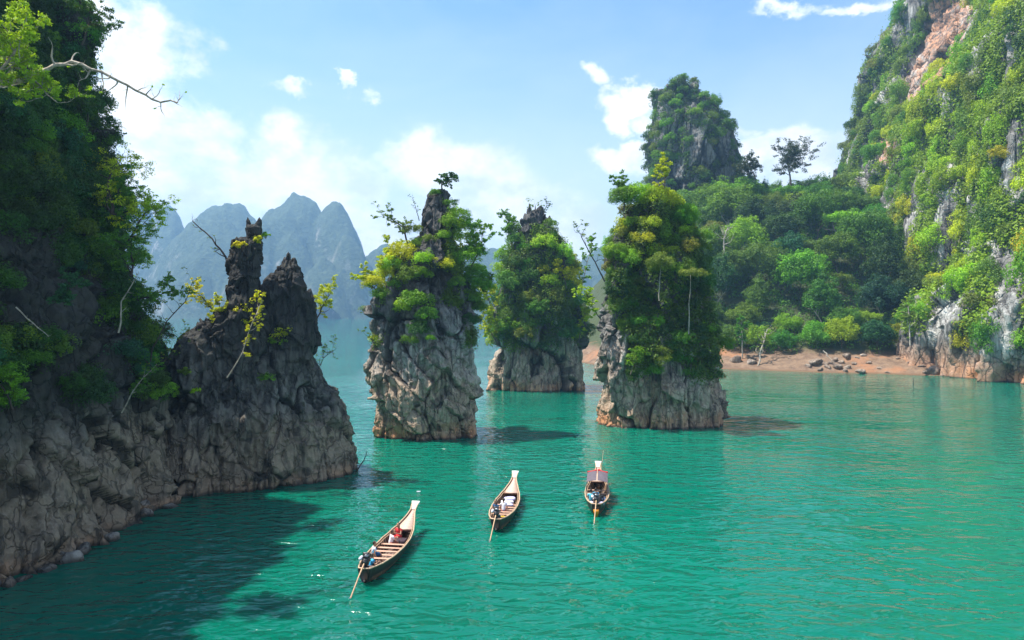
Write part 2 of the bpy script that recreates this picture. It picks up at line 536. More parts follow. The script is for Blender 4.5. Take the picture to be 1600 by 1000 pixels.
# ------------------------------------------------------------------ rock bodies
def rock_disp(P, N, amp=1.0, s=1.0, seed=0, tilt=0.0, vert=0.55, smooth_foot=0.0):
    ct, st = math.cos(tilt), math.sin(tilt)
    Q = np.stack([P[:, 0] * ct + P[:, 2] * st, P[:, 1], -P[:, 0] * st + P[:, 2] * ct], 1)
    warp = np.stack([fbm(P / (4 * s), 3, seed + 3), fbm(P / (4 * s), 3, seed + 5), fbm(P / (4 * s), 3, seed + 8)], 1)
    d = 0.9 * fbm(P / (8 * s), 3, seed) + 0.5 * ridged(P * np.array([1, 1, 0.35]) / (4.5 * s), 2, seed + 2) - 0.85
    A = (Q + warp * 1.3 * s) * np.array([1 / 3.6, 1 / 3.6, vert / 3.6]) / s
    f1, f2, cid, fa = worley(A, seed + 11)
    crack = (1 - sstep(f2 - f1, 0.0, 0.09)) * sstep(fbm(P / (5 * s), 2, seed + 60), -0.35, 0.2)
    d = d + (cid - 0.5) * 0.9 + fa * 1.7 - crack * 0.9
    B = (Q + warp * 0.8 * s) * np.array([1 / 1.35, 1 / 1.35, vert / 1.35]) / s
    g1, g2, gid, ga = worley(B, seed + 23)
    crack2 = (1 - sstep(g2 - g1, 0.0, 0.14)) * sstep(fbm(P / (3 * s), 2, seed + 61), -0.3, 0.3)
    d = d + (gid - 0.5) * 0.22 + ga * 0.45 - crack2 * 0.22
    Cc = (Q + warp * 0.4 * s) * np.array([1 / .55, 1 / .55, vert / .5]) / s
    h1, h2, hid, ha = worley(Cc, seed + 29)
    d = d + ha * 0.14 + (hid - .5) * .04
    fl = ridged(P * np.array([0.9, 0.9, 0.10]) / s, 3, seed + 41)
    d = d + 0.55 * fl
    d = d + 0.13 * fbm(P * 2.4 / s, 3, seed + 47) - 0.45 * (1 - sstep(np.abs(vnoise(P * np.array([.8, .8, .09]) / s, seed + 66)), 0.0, 0.13))
    pit = sstep(vnoise(P * np.array([1.1, 1.1, .7]) / s, seed + 88), 0.45, 0.7)
    d = d - 0.16 * pit
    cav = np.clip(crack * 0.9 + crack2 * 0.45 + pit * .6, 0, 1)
    return d * amp * s, cav


def grid_normals(P):
    du = np.roll(P, -1, 1) - np.roll(P, 1, 1)
    dv = np.gradient(P, axis=0)
    return norm(np.cross(du, dv))


def ring_faces(nz, nu, off=0):
    i = np.arange(nz - 1)[:, None] * nu
    j = np.arange(nu)[None, :]
    a = i + j
    b = i + (j + 1) % nu
    return (np.stack([a, b, b + nu, a + nu], -1).reshape(-1, 4) + off).astype(np.int32)


class Body:
    """a displaced rock skin kept as numpy so plants can be set on it"""
    def __init__(self):
        self.V, self.N, self.Fc, self.cav, self.n = [], [], [], [], 0

    def add(self, P, N, cav):
        nz, nu = P.shape[:2]
        self.V.append(P.reshape(-1, 3)); self.N.append(N.reshape(-1, 3)); self.cav.append(cav.ravel())
        self.Fc.append(ring_faces(nz, nu, self.n))
        self.n += nz * nu

    def done(self):
        self.V = np.concatenate(self.V); self.N = np.concatenate(self.N); self.cav = np.concatenate(self.cav); self.Fc = np.concatenate(self.Fc)
        self.p = PX(self.V)
        cam_v = norm(np.array([0, 0, CAMZ]) - self.V)
        self.front = (self.N * cam_v).sum(1)
        return self

    def pick(self, px, py):
        d = (self.p[:, 0] - px) ** 2 + (self.p[:, 1] - py) ** 2 + np.where(self.front > 0.05, 0, 1e6)
        k = int(np.argmin(d))
        return self.V[k], self.N[k]

    def scatter(self, n, ok, dmin, rg, tries=40000, facing=-0.15):
        ids = rg.permutation(len(self.V))[:tries]
        keep = []
        pts = np.zeros((0, 3))
        m = ok(self.p[ids], self.V[ids], self.N[ids]) & (self.front[ids] > facing)
        cell = {}
        for k in ids[m]:
            q = self.V[k]
            c = tuple(np.floor(q / dmin).astype(int))
            bad = False
            for dx in (-1, 0, 1):
                for dy in (-1, 0, 1):
                    for dz in (-1, 0, 1):
                        for r in cell.get((c[0] + dx, c[1] + dy, c[2] + dz), ()):
                            if ((r - q) ** 2).sum() < dmin * dmin:
                                bad = True
            if bad: continue
            cell.setdefault(c, []).append(q)
            keep.append(k)
            if len(keep) >= n: break
        return keep


def loft(body, rows, Yc, nz, nu, ratio=0.85, bmin=0.6, shear=0.0, amp=1.0, s=1.0, seed=0, tilt=0.0, vert=0.55, spike=0.0, zbot=-2.5, power=0.85, inset=0.0):
    rows = sorted(rows, key=lambda r: -r[0])
    zs = np.array([CAMZ - (r[0] - HZ) / F * Yc for r in rows])
    L = np.array([(r[1] - 800) / F * Yc for r in rows])
    R = np.array([(r[2] - 800) / F * Yc for r in rows])
    zs = np.concatenate([[zbot], zs]); L = np.concatenate([[L[0]], L]); R = np.concatenate([[R[0]], R])
    zz = np.linspace(zs[0], zs[-1], nz)
    l = np.interp(zz, zs, L) + inset; r = np.interp(zz, zs, R) - inset
    cx = (l + r) / 2; a = np.maximum((r - l) / 2, 0.02)
    endf = np.clip((zz[-1] - zz) / (0.35 * a[-1] + 0.15), 0, 1) ** 0.5
    a = a * np.maximum(endf, 0.02)
    b = np.maximum(a * ratio, np.minimum(bmin, a * 1.0))
    nu_t = np.linspace(0, 1, nu, endpoint=False)
    th = 2 * math.pi * (nu_t - 0.5 * np.sin(2 * math.pi * nu_t) / (2 * math.pi)) - math.pi / 2
    cs = np.sign(np.cos(th)) * np.abs(np.cos(th)) ** power
    sn = np.sign(np.sin(th)) * np.abs(np.sin(th)) ** power
    P = np.zeros((nz, nu, 3))
    P[:, :, 0] = cx[:, None] + a[:, None] * cs[None]
    P[:, :, 1] = Yc + b[:, None] * sn[None] + shear * (P[:, :, 0] - cx.mean())
    P[:, :, 2] = zz[:, None]
    N = grid_normals(P)
    d, cav = rock_disp(P.reshape(-1, 3), N, amp, s, seed, tilt, vert)
    lim = np.repeat(np.clip(a / (2.2 * s * amp), 0.05, 1), nu)
    d = d * lim
    top = np.repeat(sstep(zz, zz[-1] - (zz[-1] - zz[0]) * 0.35, zz[-1]), nu)
    P2 = P.reshape(-1, 3) + N.reshape(-1, 3) * d[:, None]
    P2[:, 2] += spike * top * lim * np.maximum(ridged(P2 * np.array([0.9, 0.9, 0.05]) / s, 2, seed + 70), 0)
    P2 = P2.reshape(nz, nu, 3)
    body.add(P2, grid_normals(P2), cav)


def contour_loft(body, poly, nz, nu, crest, inset, amp, s, seed, vert=0.55, zbot=-2.5, dome=10.0, seen=None):
    poly = np.array(poly, float)
    # densify the closed outline and round it
    m = len(poly)
    tt = np.linspace(0, m, 2000, endpoint=False)
    def cr(t):
        i = np.floor(t).astype(int); f = (t - i)[:, None]
        p0, p1, p2, p3 = poly[(i - 1) % m], poly[i % m], poly[(i + 1) % m], poly[(i + 2) % m]
        return 0.5 * ((2 * p1) + (-p0 + p2) * f + (2 * p0 - 5 * p1 + 4 * p2 - p3) * f ** 2 + (-p0 + 3 * p1 - 3 * p2 + p3) * f ** 3)
    C = cr(tt)
    dens = np.where(seen(C), 1.0, 0.12) / np.maximum(np.hypot(C[:, 0], C[:, 1]), 15)
    seg = np.linalg.norm(np.roll(C, -1, 0) - C, axis=1) * dens
    cum = np.concatenate([[0], np.cumsum(seg)])
    u = np.linspace(0, cum[-1], nu, endpoint=False)
    Cx = np.interp(u, cum, np.append(C[:, 0], C[0, 0])); Cy = np.interp(u, cum, np.append(C[:, 1], C[0, 1]))
    C = np.column_stack([Cx, Cy])
    T = norm(np.roll(C, -3, 0) - np.roll(C, 3, 0))
    inn = np.column_stack([-T[:, 1], T[:, 0]])
    area = 0.5 * np.sum(C[:, 0] * np.roll(C[:, 1], -1) - np.roll(C[:, 0], -1) * C[:, 1])
    if area < 0: inn = -inn
    for _ in range(30):
        inn = (np.roll(inn, 1, 0) + inn + np.roll(inn, -1, 0)) / 3
    inn = norm(inn)
    H = crest(C)
    rel = np.linspace(0, 1, nz)
    P = np.zeros((nz, nu, 3))
    z = zbot + (H[None, :] - zbot) * rel[:, None]
    ins = inset(np.maximum(z, 0), C) + dome * np.maximum(rel[:, None] - 0.82, 0) ** 2 / 0.0324
    P[:, :, 0] = C[None, :, 0] + inn[None, :, 0] * ins
    P[:, :, 1] = C[None, :, 1] + inn[None, :, 1] * ins
    P[:, :, 2] = z
    if area < 0:
        P = P[:, ::-1]
    N = grid_normals(P)
    d, cav = rock_disp(P.reshape(-1, 3), N, amp, s, seed, 0.0, vert)
    P2 = (P.reshape(-1, 3) + N.reshape(-1, 3) * d[:, None]).reshape(nz, nu, 3)
    c = P2[-1].mean(0)
    ex = P2[-1][None] * (1 - np.linspace(0.1, 1, 8)[:, None, None]) + c[None, None] * np.linspace(0.1, 1, 8)[:, None, None]
    P2 = np.concatenate([P2, ex]); cav = np.concatenate([cav, np.zeros(8 * nu)])
    body.add(P2, grid_normals(P2), cav)


def body_obj(body, name, mat, base, ochre=None):
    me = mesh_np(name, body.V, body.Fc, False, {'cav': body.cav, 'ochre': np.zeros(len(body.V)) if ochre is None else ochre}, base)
    return link(name, me, mat, None, base)


# water and terrain --------------------------------------------------
me = mesh_np('water', [(-2400, -30, 0), (2400, -30, 0), (2400, 2080, 0), (-2400, 2080, 0)], [(0, 1, 2, 3)])
tag(link('water', me, water_mat()), 'turquoise rippled lake water', kind='structure')


def inpoly(p, poly):
    x, y = p[:, 0], p[:, 1]
    r = np.zeros(len(p), bool)
    n = len(poly)
    for i in range(n):
        x1, y1 = poly[i]; x2, y2 = poly[(i + 1) % n]
        c = ((y1 > y) != (y2 > y)) & (x < (x2 - x1) * (y - y1) / (y2 - y1 + 1e-9) + x1)
        r ^= c
    return r


def shore_y(x):
    return np.interp(x, [10, 21, 52, 73, 90, 100], [186, 181, 166, 156.5, 149, 146])


def slope_z(x, y):
    x = np.asarray(x, float); y = np.asarray(y, float)
    P = np.column_stack([x.ravel(), y.ravel(), np.zeros(x.size)])
    d = (y - shore_y(x)).ravel()
    d = d + 3.0 * fbm(P / 14, 3, 5)
    z = np.where(d < 0, d * 0.3, 0)
    z = z + np.interp(d, [0, 16, 22, 60, 88, 110, 150, 260], [0, 4.0, 7.0, 33, 47, 50, 46, 20])
    hx = sstep(x.ravel(), 18, 62)
    z = np.where(z > 4, 4 + (z - 4) * (0.12 + 0.88 * hx), z)
    z = z + 1.6 * fbm(P / 9, 4, 9) * sstep(d, 4, 30) + 0.45 * fbm(P / 2.5, 3, 19) * sstep(d, -2, 4)
    edge = sstep(x.ravel(), 12, 24)
    z = z * edge - 3.0 * (1 - edge)
    return z.reshape(x.shape)


gx = np.linspace(5, 175, 200); gy = np.linspace(138, 400, 220)
X, Yg = np.meshgrid(gx, gy)
Z = np.maximum(slope_z(X, Yg), -2.6)
V = np.stack([X, Yg, Z], -1).reshape(-1, 3)
ii = (np.arange(219)[:, None] * 200 + np.arange(199)[None]).reshape(-1)
Fg = np.stack([ii, ii + 1, ii + 201, ii + 200], 1)
tag(link('hillside', mesh_np('hillside', V, Fg, True), M_SOIL), 'wooded hillside rising from the bare soil shore', kind='structure')

# far mountains -------------------------------------------------------
mp = np.linspace(-260, 1090, 450); mY = np.linspace(1330, 2000, 90)
MP, MY = np.meshgrid(mp, mY)
peaks = [(-200, 330, 150, 1650, 2.2), (-60, 300, 130, 1750, 2), (90, 310, 120, 1700, 2), (215, 312, 70, 1850, 1.8), (262, 322, 55, 1780, 2.2), (352, 319, 105, 1700, 2.4), (330, 345, 120, 1560, 2.2),
         (470, 303, 92, 1640, 1.9), (440, 318, 95, 1600, 2.0), (405, 345, 80, 1520, 2), (522, 313, 74, 1600, 1.75), (455, 368, 66, 1500, 2), (545, 372, 60, 1480, 2), (300, 395, 70, 1450, 2), (505, 410, 60, 1430, 2), (380, 412, 60, 1420, 2),
         (600, 388, 70, 1700, 2), (680, 398, 90, 1800, 2), (770, 392, 100, 1800, 2), (870, 402, 100, 1750, 2), (960, 380, 100, 1800, 2), (1050, 390, 90, 1800, 2)]
Zm = np.full(MP.shape, -3.0)
Pn = np.column_stack([(MP.ravel() - 800) / F * MY.ravel(), MY.ravel(), np.zeros(MP.size)])
wob = fbm(Pn / 130, 4, 77).reshape(MP.shape)
wob2 = fbm(Pn / 45, 4, 78).reshape(MP.shape)
for c, t, r, Y0, pw in peaks:
    h = CAMZ + (HZ - t) / F * Y0
    dd = np.sqrt(((MP - c) / (r * 1.0)) ** 2 + ((MY - Y0) / (210.0 if Y0 > 1530 else 120)) ** 2)
    dd = dd * (1 + 0.16 * wob + 0.08 * wob2)
    Zm = np.maximum(Zm, h * (1 - dd ** pw))
Zm = Zm + (16 * wob2 + 9 * (ridged(Pn / 38, 3, 91).reshape(MP.shape) - .5) + 5 * vnoise(Pn / 11, 80).reshape(MP.shape)) * sstep(Zm, 0, 40)
Zm = np.maximum(Zm, -2.6)
V = np.stack([(MP - 800) / F * MY, MY, Zm], -1).reshape(-1, 3)
ii = (np.arange(89)[:, None] * 450 + np.arange(449)[None]).reshape(-1)
Fg = np.stack([ii, ii + 1, ii + 451, ii + 450], 1)
tag(link('mountains', mesh_np('mountains', V, Fg, True), mountain_mat()), 'distant blue karst mountains behind the lake', kind='structure')

# left cliff ----------------------------------------------------------
LC = Body()
contour_loft(LC, [(-27, 2), (-27, 18), (-27, 30), (-26.6, 35), (-25.2, 39.5), (-25.4, 44), (-25.2, 49.5), (-27.2, 54.5), (-36, 58), (-50, 58), (-70, 48), (-72, 15), (-55, 0)],
             300, 400, lambda C: np.interp(C[:, 1], [0, 20, 33, 42, 50, 60], [54, 54, 48, 45, 43, 38]),  # out-of-view crest and near end built up to throw a longer shadow
             lambda z, C: 0.05 * np.minimum(z, 32) + 0.0035 * np.minimum(z, 32) ** 2 + 1.5 * sstep(z, 12, 17) - 0.9 * np.exp(-z / 1.2), 0.9, 0.75, 3, vert=0.6, dome=3.5, seen=lambda C: (C[:, 0] > -33) & (C[:, 1] > 24))
LC.done()
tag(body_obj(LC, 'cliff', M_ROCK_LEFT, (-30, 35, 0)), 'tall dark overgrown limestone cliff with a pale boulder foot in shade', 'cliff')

# right cliff ---------------------------------------------------------
RC = Body()
contour_loft(RC, [(190, 40), (150, 70), (122, 103), (108, 121), (101, 134), (94, 149), (95, 165), (99, 190), (103, 220), (107, 255), (112, 290), (135, 325), (190, 340), (260, 300), (280, 150)],
             280, 400, lambda C: np.interp(C[:, 1], [40, 100, 150, 200, 260, 330], [95, 110, 130, 150, 160, 150]),
             lambda z, C: 0.10 * z + 0.30 * np.maximum(z - 12, 0) + 2.0 * np.sin(z / 6.5 + C[None, :, 1] / 17) + 3.5 * np.sin(z / 17 + C[None, :, 1] / 29) - 1.5 * np.exp(-z / 3), 0.8, 2.4, 12, vert=0.14, dome=16, seen=lambda C: (C[:, 0] < 125) & (C[:, 1] > 105) & (C[:, 1] < 320))
RC.done()
ochre_polys = [[(1452, 0), (1530, 0), (1505, 60), (1480, 110), (1440, 155), (1408, 170), (1412, 120), (1445, 60)], [(1375, 215), (1400, 215), (1392, 260), (1372, 255)]]
och = np.zeros(len(RC.V))
for q in ochre_polys: och = np.maximum(och, inpoly(RC.p, q) * 0.7)
tag(body_obj(RC, 'cliff', M_ROCK_FAR, (105, 150, 0), och), 'towering sunlit limestone cliff hung with greenery beyond the beach', 'cliff')

# standing rocks ------------------------------------------------------
LR = Body()
Yl = 57.0
loft(LR, [(800, 248, 541), (725, 252, 540), (680, 256, 532), (640, 262, 521), (610, 268, 502), (565, 283, 492), (525, 315, 492), (500, 335, 489), (470, 352, 484), (458, 362, 476), (450, 385, 470)], Yl, 280, 330,
     ratio=0.62, shear=0.42, amp=0.75, s=0.75, seed=21, tilt=0.15, vert=0.5, spike=0.8)
loft(LR, [(520, 352, 412), (470, 359, 409), (430, 358, 406), (400, 357, 409), (385, 358, 409), (375, 362, 409), (368, 372, 408)], Yl - 1.2, 120, 130, ratio=0.9, amp=0.5, s=0.45, seed=31, vert=0.8, zbot=10, spike=0.25, power=0.75)
loft(LR, [(382, 386, 412), (366, 386, 409), (356, 384, 409), (350, 386, 407)], Yl - 1.2, 40, 60, ratio=0.8, amp=0.3, s=0.3, seed=33, zbot=19)
loft(LR, [(360, 384, 397), (348, 384, 393), (339, 385, 389)], Yl - 1.2, 26, 30, ratio=0.8, amp=0.25, s=0.25, seed=34, zbot=20)
loft(LR, [(360, 396, 409), (348, 399, 410), (339, 402, 408)], Yl - 1.2, 26, 30, ratio=0.8, amp=0.25, s=0.25, seed=35, zbot=20)
loft(LR, [(520, 405, 492), (470, 405, 484), (450, 412, 475), (432, 418, 473), (418, 431, 471), (408, 437, 464), (402, 441, 458)], Yl + .6, 120, 130, ratio=0.7, amp=0.55, s=0.45, seed=36, vert=0.6, zbot=10, spike=0.35)
loft(LR, [(412, 446, 456), (400, 447, 455), (393, 448, 453)], Yl + .6, 24, 30, ratio=0.9, amp=0.2, s=0.25, seed=37, zbot=17)
LR.done()
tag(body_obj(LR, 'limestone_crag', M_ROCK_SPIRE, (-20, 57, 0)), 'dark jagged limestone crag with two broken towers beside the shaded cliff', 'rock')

P1 = Body()
loft(P1, [(690, 578, 748), (656, 577, 750), (602, 579, 743), (578, 575, 739), (552, 579, 738), (507, 586, 736), (462, 595, 733), (417, 622, 724), (372, 646, 708), (340, 660, 703), (315, 671, 701), (296, 681, 698)], 78.5, 300, 270,
     ratio=0.8, amp=0.85, s=0.95, seed=44, tilt=0.5, vert=0.5, spike=1.0)
P1.done()
tag(body_obj(P1, 'limestone_pillar', M_ROCK_PILLAR, (W(663, 690, 78.5)[0], 78.5, 0)), 'tapering grey limestone pillar with bare diagonal joints and a pointed top', 'rock pillar')

P2 = Body()
loft(P2, [(613, 757, 920), (580, 760, 918), (545, 767, 913), (480, 776, 905), (420, 786, 894), (380, 797, 882), (355, 808, 862), (340, 818, 856)], 125.5, 210, 240,
     ratio=0.8, amp=0.95, s=1.25, seed=52, vert=0.45, spike=1.2)
loft(P2, [(400, 814, 862), (345, 820, 850), (335, 824, 846), (331, 826, 830)], 124, 70, 90, ratio=0.7, amp=0.6, s=0.7, seed=53, zbot=20, spike=2.4)
P2.done()
tag(body_obj(P2, 'limestone_pillar', M_ROCK_PILLAR, (W(838, 613, 125.5)[0], 125.5, 0)), 'furthest of the three water pillars, small and squat with a pale rust foot', 'rock pillar')

P3 = Body()
loft(P3, [(672, 943, 1137), (640, 939, 1134), (596, 934, 1126), (540, 937, 1114), (480, 941, 1106), (420, 947, 1098), (380, 955, 1084), (345, 968, 1066), (325, 982, 1050)], 87, 260, 290,
     ratio=0.8, amp=0.9, s=1.1, seed=63, vert=0.5, spike=1.0)
P3.done()
tag(body_obj(P3, 'limestone_pillar', M_ROCK_PILLAR, (W(1040, 672, 87)[0], 87, 0)), 'widest water pillar, clothed in trees above a cracked bare foot', 'rock pillar')

TW = Body()
loft(TW, [(400, 1006, 1160), (340, 1009, 1158), (300, 1012, 1154), (250, 1016, 1148), (200, 1020, 1134), (160, 1026, 1112), (135, 1036, 1090), (124, 1046, 1076)], 262, 200, 210,
     ratio=0.8, amp=0.9, s=2.4, seed=72, vert=0.35, spike=1.0, zbot=30)
TW.done()
tag(body_obj(TW, 'limestone_tower', M_ROCK_TOWER, (W(1083, 0, 262)[0], 262, 40)), 'tall blunt limestone tower standing above the forest on the skyline', 'rock tower')


# ------------------------------------------------------------------ foliage
def leaves(C, R, L, ls, rg, squash=0.85, up=0.25, jit=0.36, shell=(0.7, 1.05), aspect=0.55, tone=None):
    """leaf blades round many clump centres at once; returns vertices, faces, tone"""
    C = np.atleast_2d(C); n = len(C)
    R = np.broadcast_to(R, (n,)); ls = np.broadcast_to(ls, (n,))
    d = rg.normal(size=(n, L, 3)); d = norm(d); d[..., 2] += up; d = norm(d)
    rad = R[:, None] * rg.uniform(shell[0], shell[1], (n, L))
    pos = C[:, None] + d * rad[..., None] * np.array([1, 1, squash])
    nn = norm(d + jit * rg.normal(size=d.shape) + np.array([0, 0, 0.35]))
    t = norm(np.cross(nn, rg.normal(size=d.shape)))
    b = np.cross(nn, t)
    sz = (ls[:, None] * rg.uniform(0.55, 1.35, (n, L)))[..., None]
    q = np.stack([pos - t * sz * .5, pos + b * sz * aspect * .5, pos + t * sz * .5 - nn * sz * .15, pos - b * sz * aspect * .5], 2)
    V = q.reshape(-1, 3)
    Fc = np.arange(len(V), dtype=np.int32).reshape(-1, 4)
    tn = (rg.uniform(0, 1, n) if tone is None else tone)[:, None] * 0.75 + rg.uniform(0, 0.25, (n, L))
    return V, Fc, np.repeat(tn.ravel(), 4)


def leaf_mesh(name, parts):
    V, Fc, T, o = [], [], [], 0
    for v, f, t in parts:
        V.append(v); Fc.append(f + o); T.append(t); o += len(v)
    return mesh_np(name, np.concatenate(V), np.concatenate(Fc), False, {'tone': np.concatenate(T)})


def puff_crown(seed, shape='dome', nl=46, L=150, ls=0.055, lobe=0.27, h=0.75):
    """unit crown, radius about one, its foot at z = 0"""
    rg = np.random.default_rng(seed)
    d = norm(rg.normal(size=(nl, 3))); d[:, 2] = np.abs(d[:, 2]) * 1.2 - 0.35; d = norm(d)
    rr = rg.uniform(0.45, 0.85, nl)
    C = d * rr[:, None] * np.array([1, 1, h])
    if shape == 'tall':
        C *= np.array([0.75, 0.75, 1.5])
    if shape == 'umbrella':
        C[:, 2] = 0.25 * np.abs(C[:, 2]) + 0.25 * (1 - (C[:, 0] ** 2 + C[:, 1] ** 2))
    if shape == 'hang':
        C *= np.array([0.8, 0.8, 1.9]); C[:, 2] -= 0.5
    R = lobe * rg.uniform(0.6, 1.25, nl)
    # a second generation of smaller clumps breaks the outline
    k = nl * 2
    src = rg.integers(0, nl, k)
    d2 = norm(rg.normal(size=(k, 3)) + np.array([0, 0, 0.3]))
    C2 = C[src] + d2 * R[src][:, None] * 0.95
    R2 = R[src] * rg.uniform(0.25, 0.5, k)
    tone = np.clip(rg.normal(0.5, 0.22, nl), 0, 1)
    parts = [leaves(C, R, L, ls, rg, tone=tone), leaves(C2, R2, max(10, L // 4), ls, rg, tone=np.clip(tone[src] + rg.normal(0.08, 0.1, k), 0, 1))]
    # stray sprays
    s = nl
    C3 = C[rg.integers(0, nl, s)] * rg.uniform(1.1, 1.4, (s, 1))
    parts.append(leaves(C3, np.full(s, lobe * 0.28), 9, ls, rg, tone=rg.uniform(0.3, 1, s)))
    off = np.array([0, 0, 0.45 * h + 0.1])
    parts = [(v + off, f, t) for v, f, t in parts]
    return leaf_mesh('crown', parts)


def tube_mesh(lines, sides=6):
    V, Fc, o = [], [], 0
    for pts, rad in lines:
        pts = np.asarray(pts, float); k = len(pts)
        T = norm(np.gradient(pts, axis=0))
        ref = np.array([0.31, 0.2, 0.93]) if abs(T[0][2]) < 0.85 else np.array([1.0, 0.1, 0])
        A = norm(np.cross(T, ref)); B = np.cross(T, A)
        th = np.linspace(0, 2 * math.pi, sides, endpoint=False)
        ring = pts[:, None] + (A[:, None] * np.cos(th)[None, :, None] + B[:, None] * np.sin(th)[None, :, None]) * np.asarray(rad)[:, None, None]
        V.append(ring.reshape(-1, 3)); Fc.append(ring_faces(k, sides, o)); o += k * sides
    return np.concatenate(V), np.concatenate(Fc)


def grow(rg, H, lean=(0, 0, 0), levels=3, nb=4, spread=0.75, up=0.12, r0=None, wig=0.22, first=0.45, start=None, ratio=0.6):
    lines, tips = [], []
    r0 = r0 or H * 0.022

    def rec(p, d, Ln, r, lev):
        k = 6 if lev > 1 else 4
        pts = [p]; dirs = [d]
        for i in range(k):
            d = norm(d + rg.normal(0, wig, 3) + np.array([0, 0, up]))
            p = p + d * Ln / k
            pts.append(p); dirs.append(d)
        rad = np.linspace(r, r * 0.5 if lev else r * 0.25, k + 1)
        lines.append((np.array(pts), rad))
        if lev == 0:
            tips.extend(pts[2:])
            return
        for j in range(nb):
            i = int(rg.integers(int(k * (first if lev == levels else 0.25)), k + 1))
            q = rg.normal(size=3); q = norm(q - dirs[i] * (q @ dirs[i]))
            cd = norm(dirs[i] * (1 - spread) + q * spread + np.array([0, 0, 0.1]))
            rec(pts[i], cd, Ln * ratio * rg.uniform(0.7, 1.15), rad[i] * 0.55, lev - 1)
        rec(pts[-1], d, Ln * ratio, rad[-1] * 0.9, lev - 1)

    if start is not None:
        pts = np.array(start, float)
        rad = np.linspace(r0, r0 * 0.35, len(pts))
        lines.append((pts, rad))
        for i in range(max(1, len(pts) // 3), len(pts)):
            d = norm(pts[i] - pts[i - 1])
            for _ in range(nb if i < len(pts) - 1 else 2):
                q = rg.normal(size=3); q = norm(q - d * (q @ d))
                rec(pts[i], norm(d * (1 - spread) + q * spread), H * ratio * 0.4 * rg.uniform(0.5, 1.1), rad[i] * 0.6, levels - 1)
    else:
        rec(np.zeros(3), norm(np.array([0, 0, 1.0]) + np.array(lean)), H * 0.5, r0, levels)
    return lines, np.array(tips)


def make_tree_meshes(seed, H, lean=(0, 0, 0), levels=3, nb=4, leaf=0.16, L=14, spray=0.045, dens=1.0, spread=0.75, up=0.12, r0=None, start=None, wig=0.22, ratio=0.6, squash=0.5, first=.45):
    rg = np.random.default_rng(seed)
    lines, tips = grow(rg, H, lean, levels, nb, spread, up, r0, wig, first, start, ratio)
    V, Fc = tube_mesh(lines, 5)
    tr = mesh_np('trunk', V, Fc, True)
    cr = None
    if dens > 0 and len(tips):
        m = rg.uniform(size=len(tips)) < dens
        if m.any():
            cr = leaf_mesh('crown', [leaves(tips[m], spray * H, L, leaf, rg, squash=squash, shell=(0.2, 1.1), jit=0.8)])
    return tr, cr


PAL = {
    'yellow-green': (0.42, 0.46, 0.018), 'lime': (0.26, 0.42, 0.018), 'bright green': (0.14, 0.29, 0.018), 'mid green': (0.10, 0.225, 0.022),
    'dark green': (0.050, 0.120, 0.022), 'olive': (0.145, 0.205, 0.028), 'blue-green': (0.040, 0.130, 0.055), 'golden': (0.50, 0.48, 0.012),
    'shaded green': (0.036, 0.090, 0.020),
}


def tree_thing(name, base, meshes, colr, label, group, cat='tree', rz=0.0, scale=1.0, bark=None):
    r = empty(name, base, rz)
    r.scale = (scale,) * 3 if not isinstance(scale, (tuple, list)) else scale
    tr, cr = meshes
    if tr is not None: link('trunk', tr, bark or M_BARK, r)
    if cr is not None: link('crown', cr, M_LEAF, r, color=colr)
    return tag(r, label, cat, group)


ORD = ['nearest', 'second', 'third', 'fourth', 'fifth', 'sixth', 'seventh', 'eighth', 'ninth', 'tenth', 'eleventh', 'twelfth', 'thirteenth', 'fourteenth', 'fifteenth', 'sixteenth', 'seventeenth', 'eighteenth', 'nineteenth', 'twentieth']
DIRS = ['to the right of', 'up and right of', 'straight above', 'up and left of', 'to the left of', 'down and left of', 'straight below', 'down and right of']
USED = set()


def label_all(items, marks, noun):
    """items: list of (object, px, py, tone word, shape word). Each is told by its look and its rank from the nearest landmark."""
    buckets = {}
    for it in items:
        o, px, py, tone, shape = it
        best = min(marks, key=lambda m: (m[1] - px) ** 2 + ((m[2] - py)) ** 2)
        dx, dy = px - best[1], best[2] - py
        k = int(round(math.degrees(math.atan2(dy, dx)) / 45.0)) % 8
        buckets.setdefault((best[0], k, tone, shape), []).append((math.hypot(dx, dy), it))
    for (mk, k, tone, shape), lst in buckets.items():
        lst.sort(key=lambda a: a[0])
        many = len(lst) > 1
        for r, (_, it) in enumerate(lst):
            rank = (ORD[min(r, len(ORD) - 1)] + ' one') if many else 'only one'
            lab = f"{tone} {shape} {noun}, {rank} {DIRS[k]} {mk}".replace('only one ', '')
            lab = lab.replace('nearest one', 'nearest')
            if len(lab.split()) > 16: lab = lab.replace(' one ', ' ').replace('the bare streaked ', 'the streaked ')
            if len(lab.split()) > 16: lab = lab.replace(' ' + shape, '')
            while lab in USED:
                lab = lab.replace(noun, 'leafy ' + noun, 1)
            USED.add(lab)
            it[0]['label'] = lab


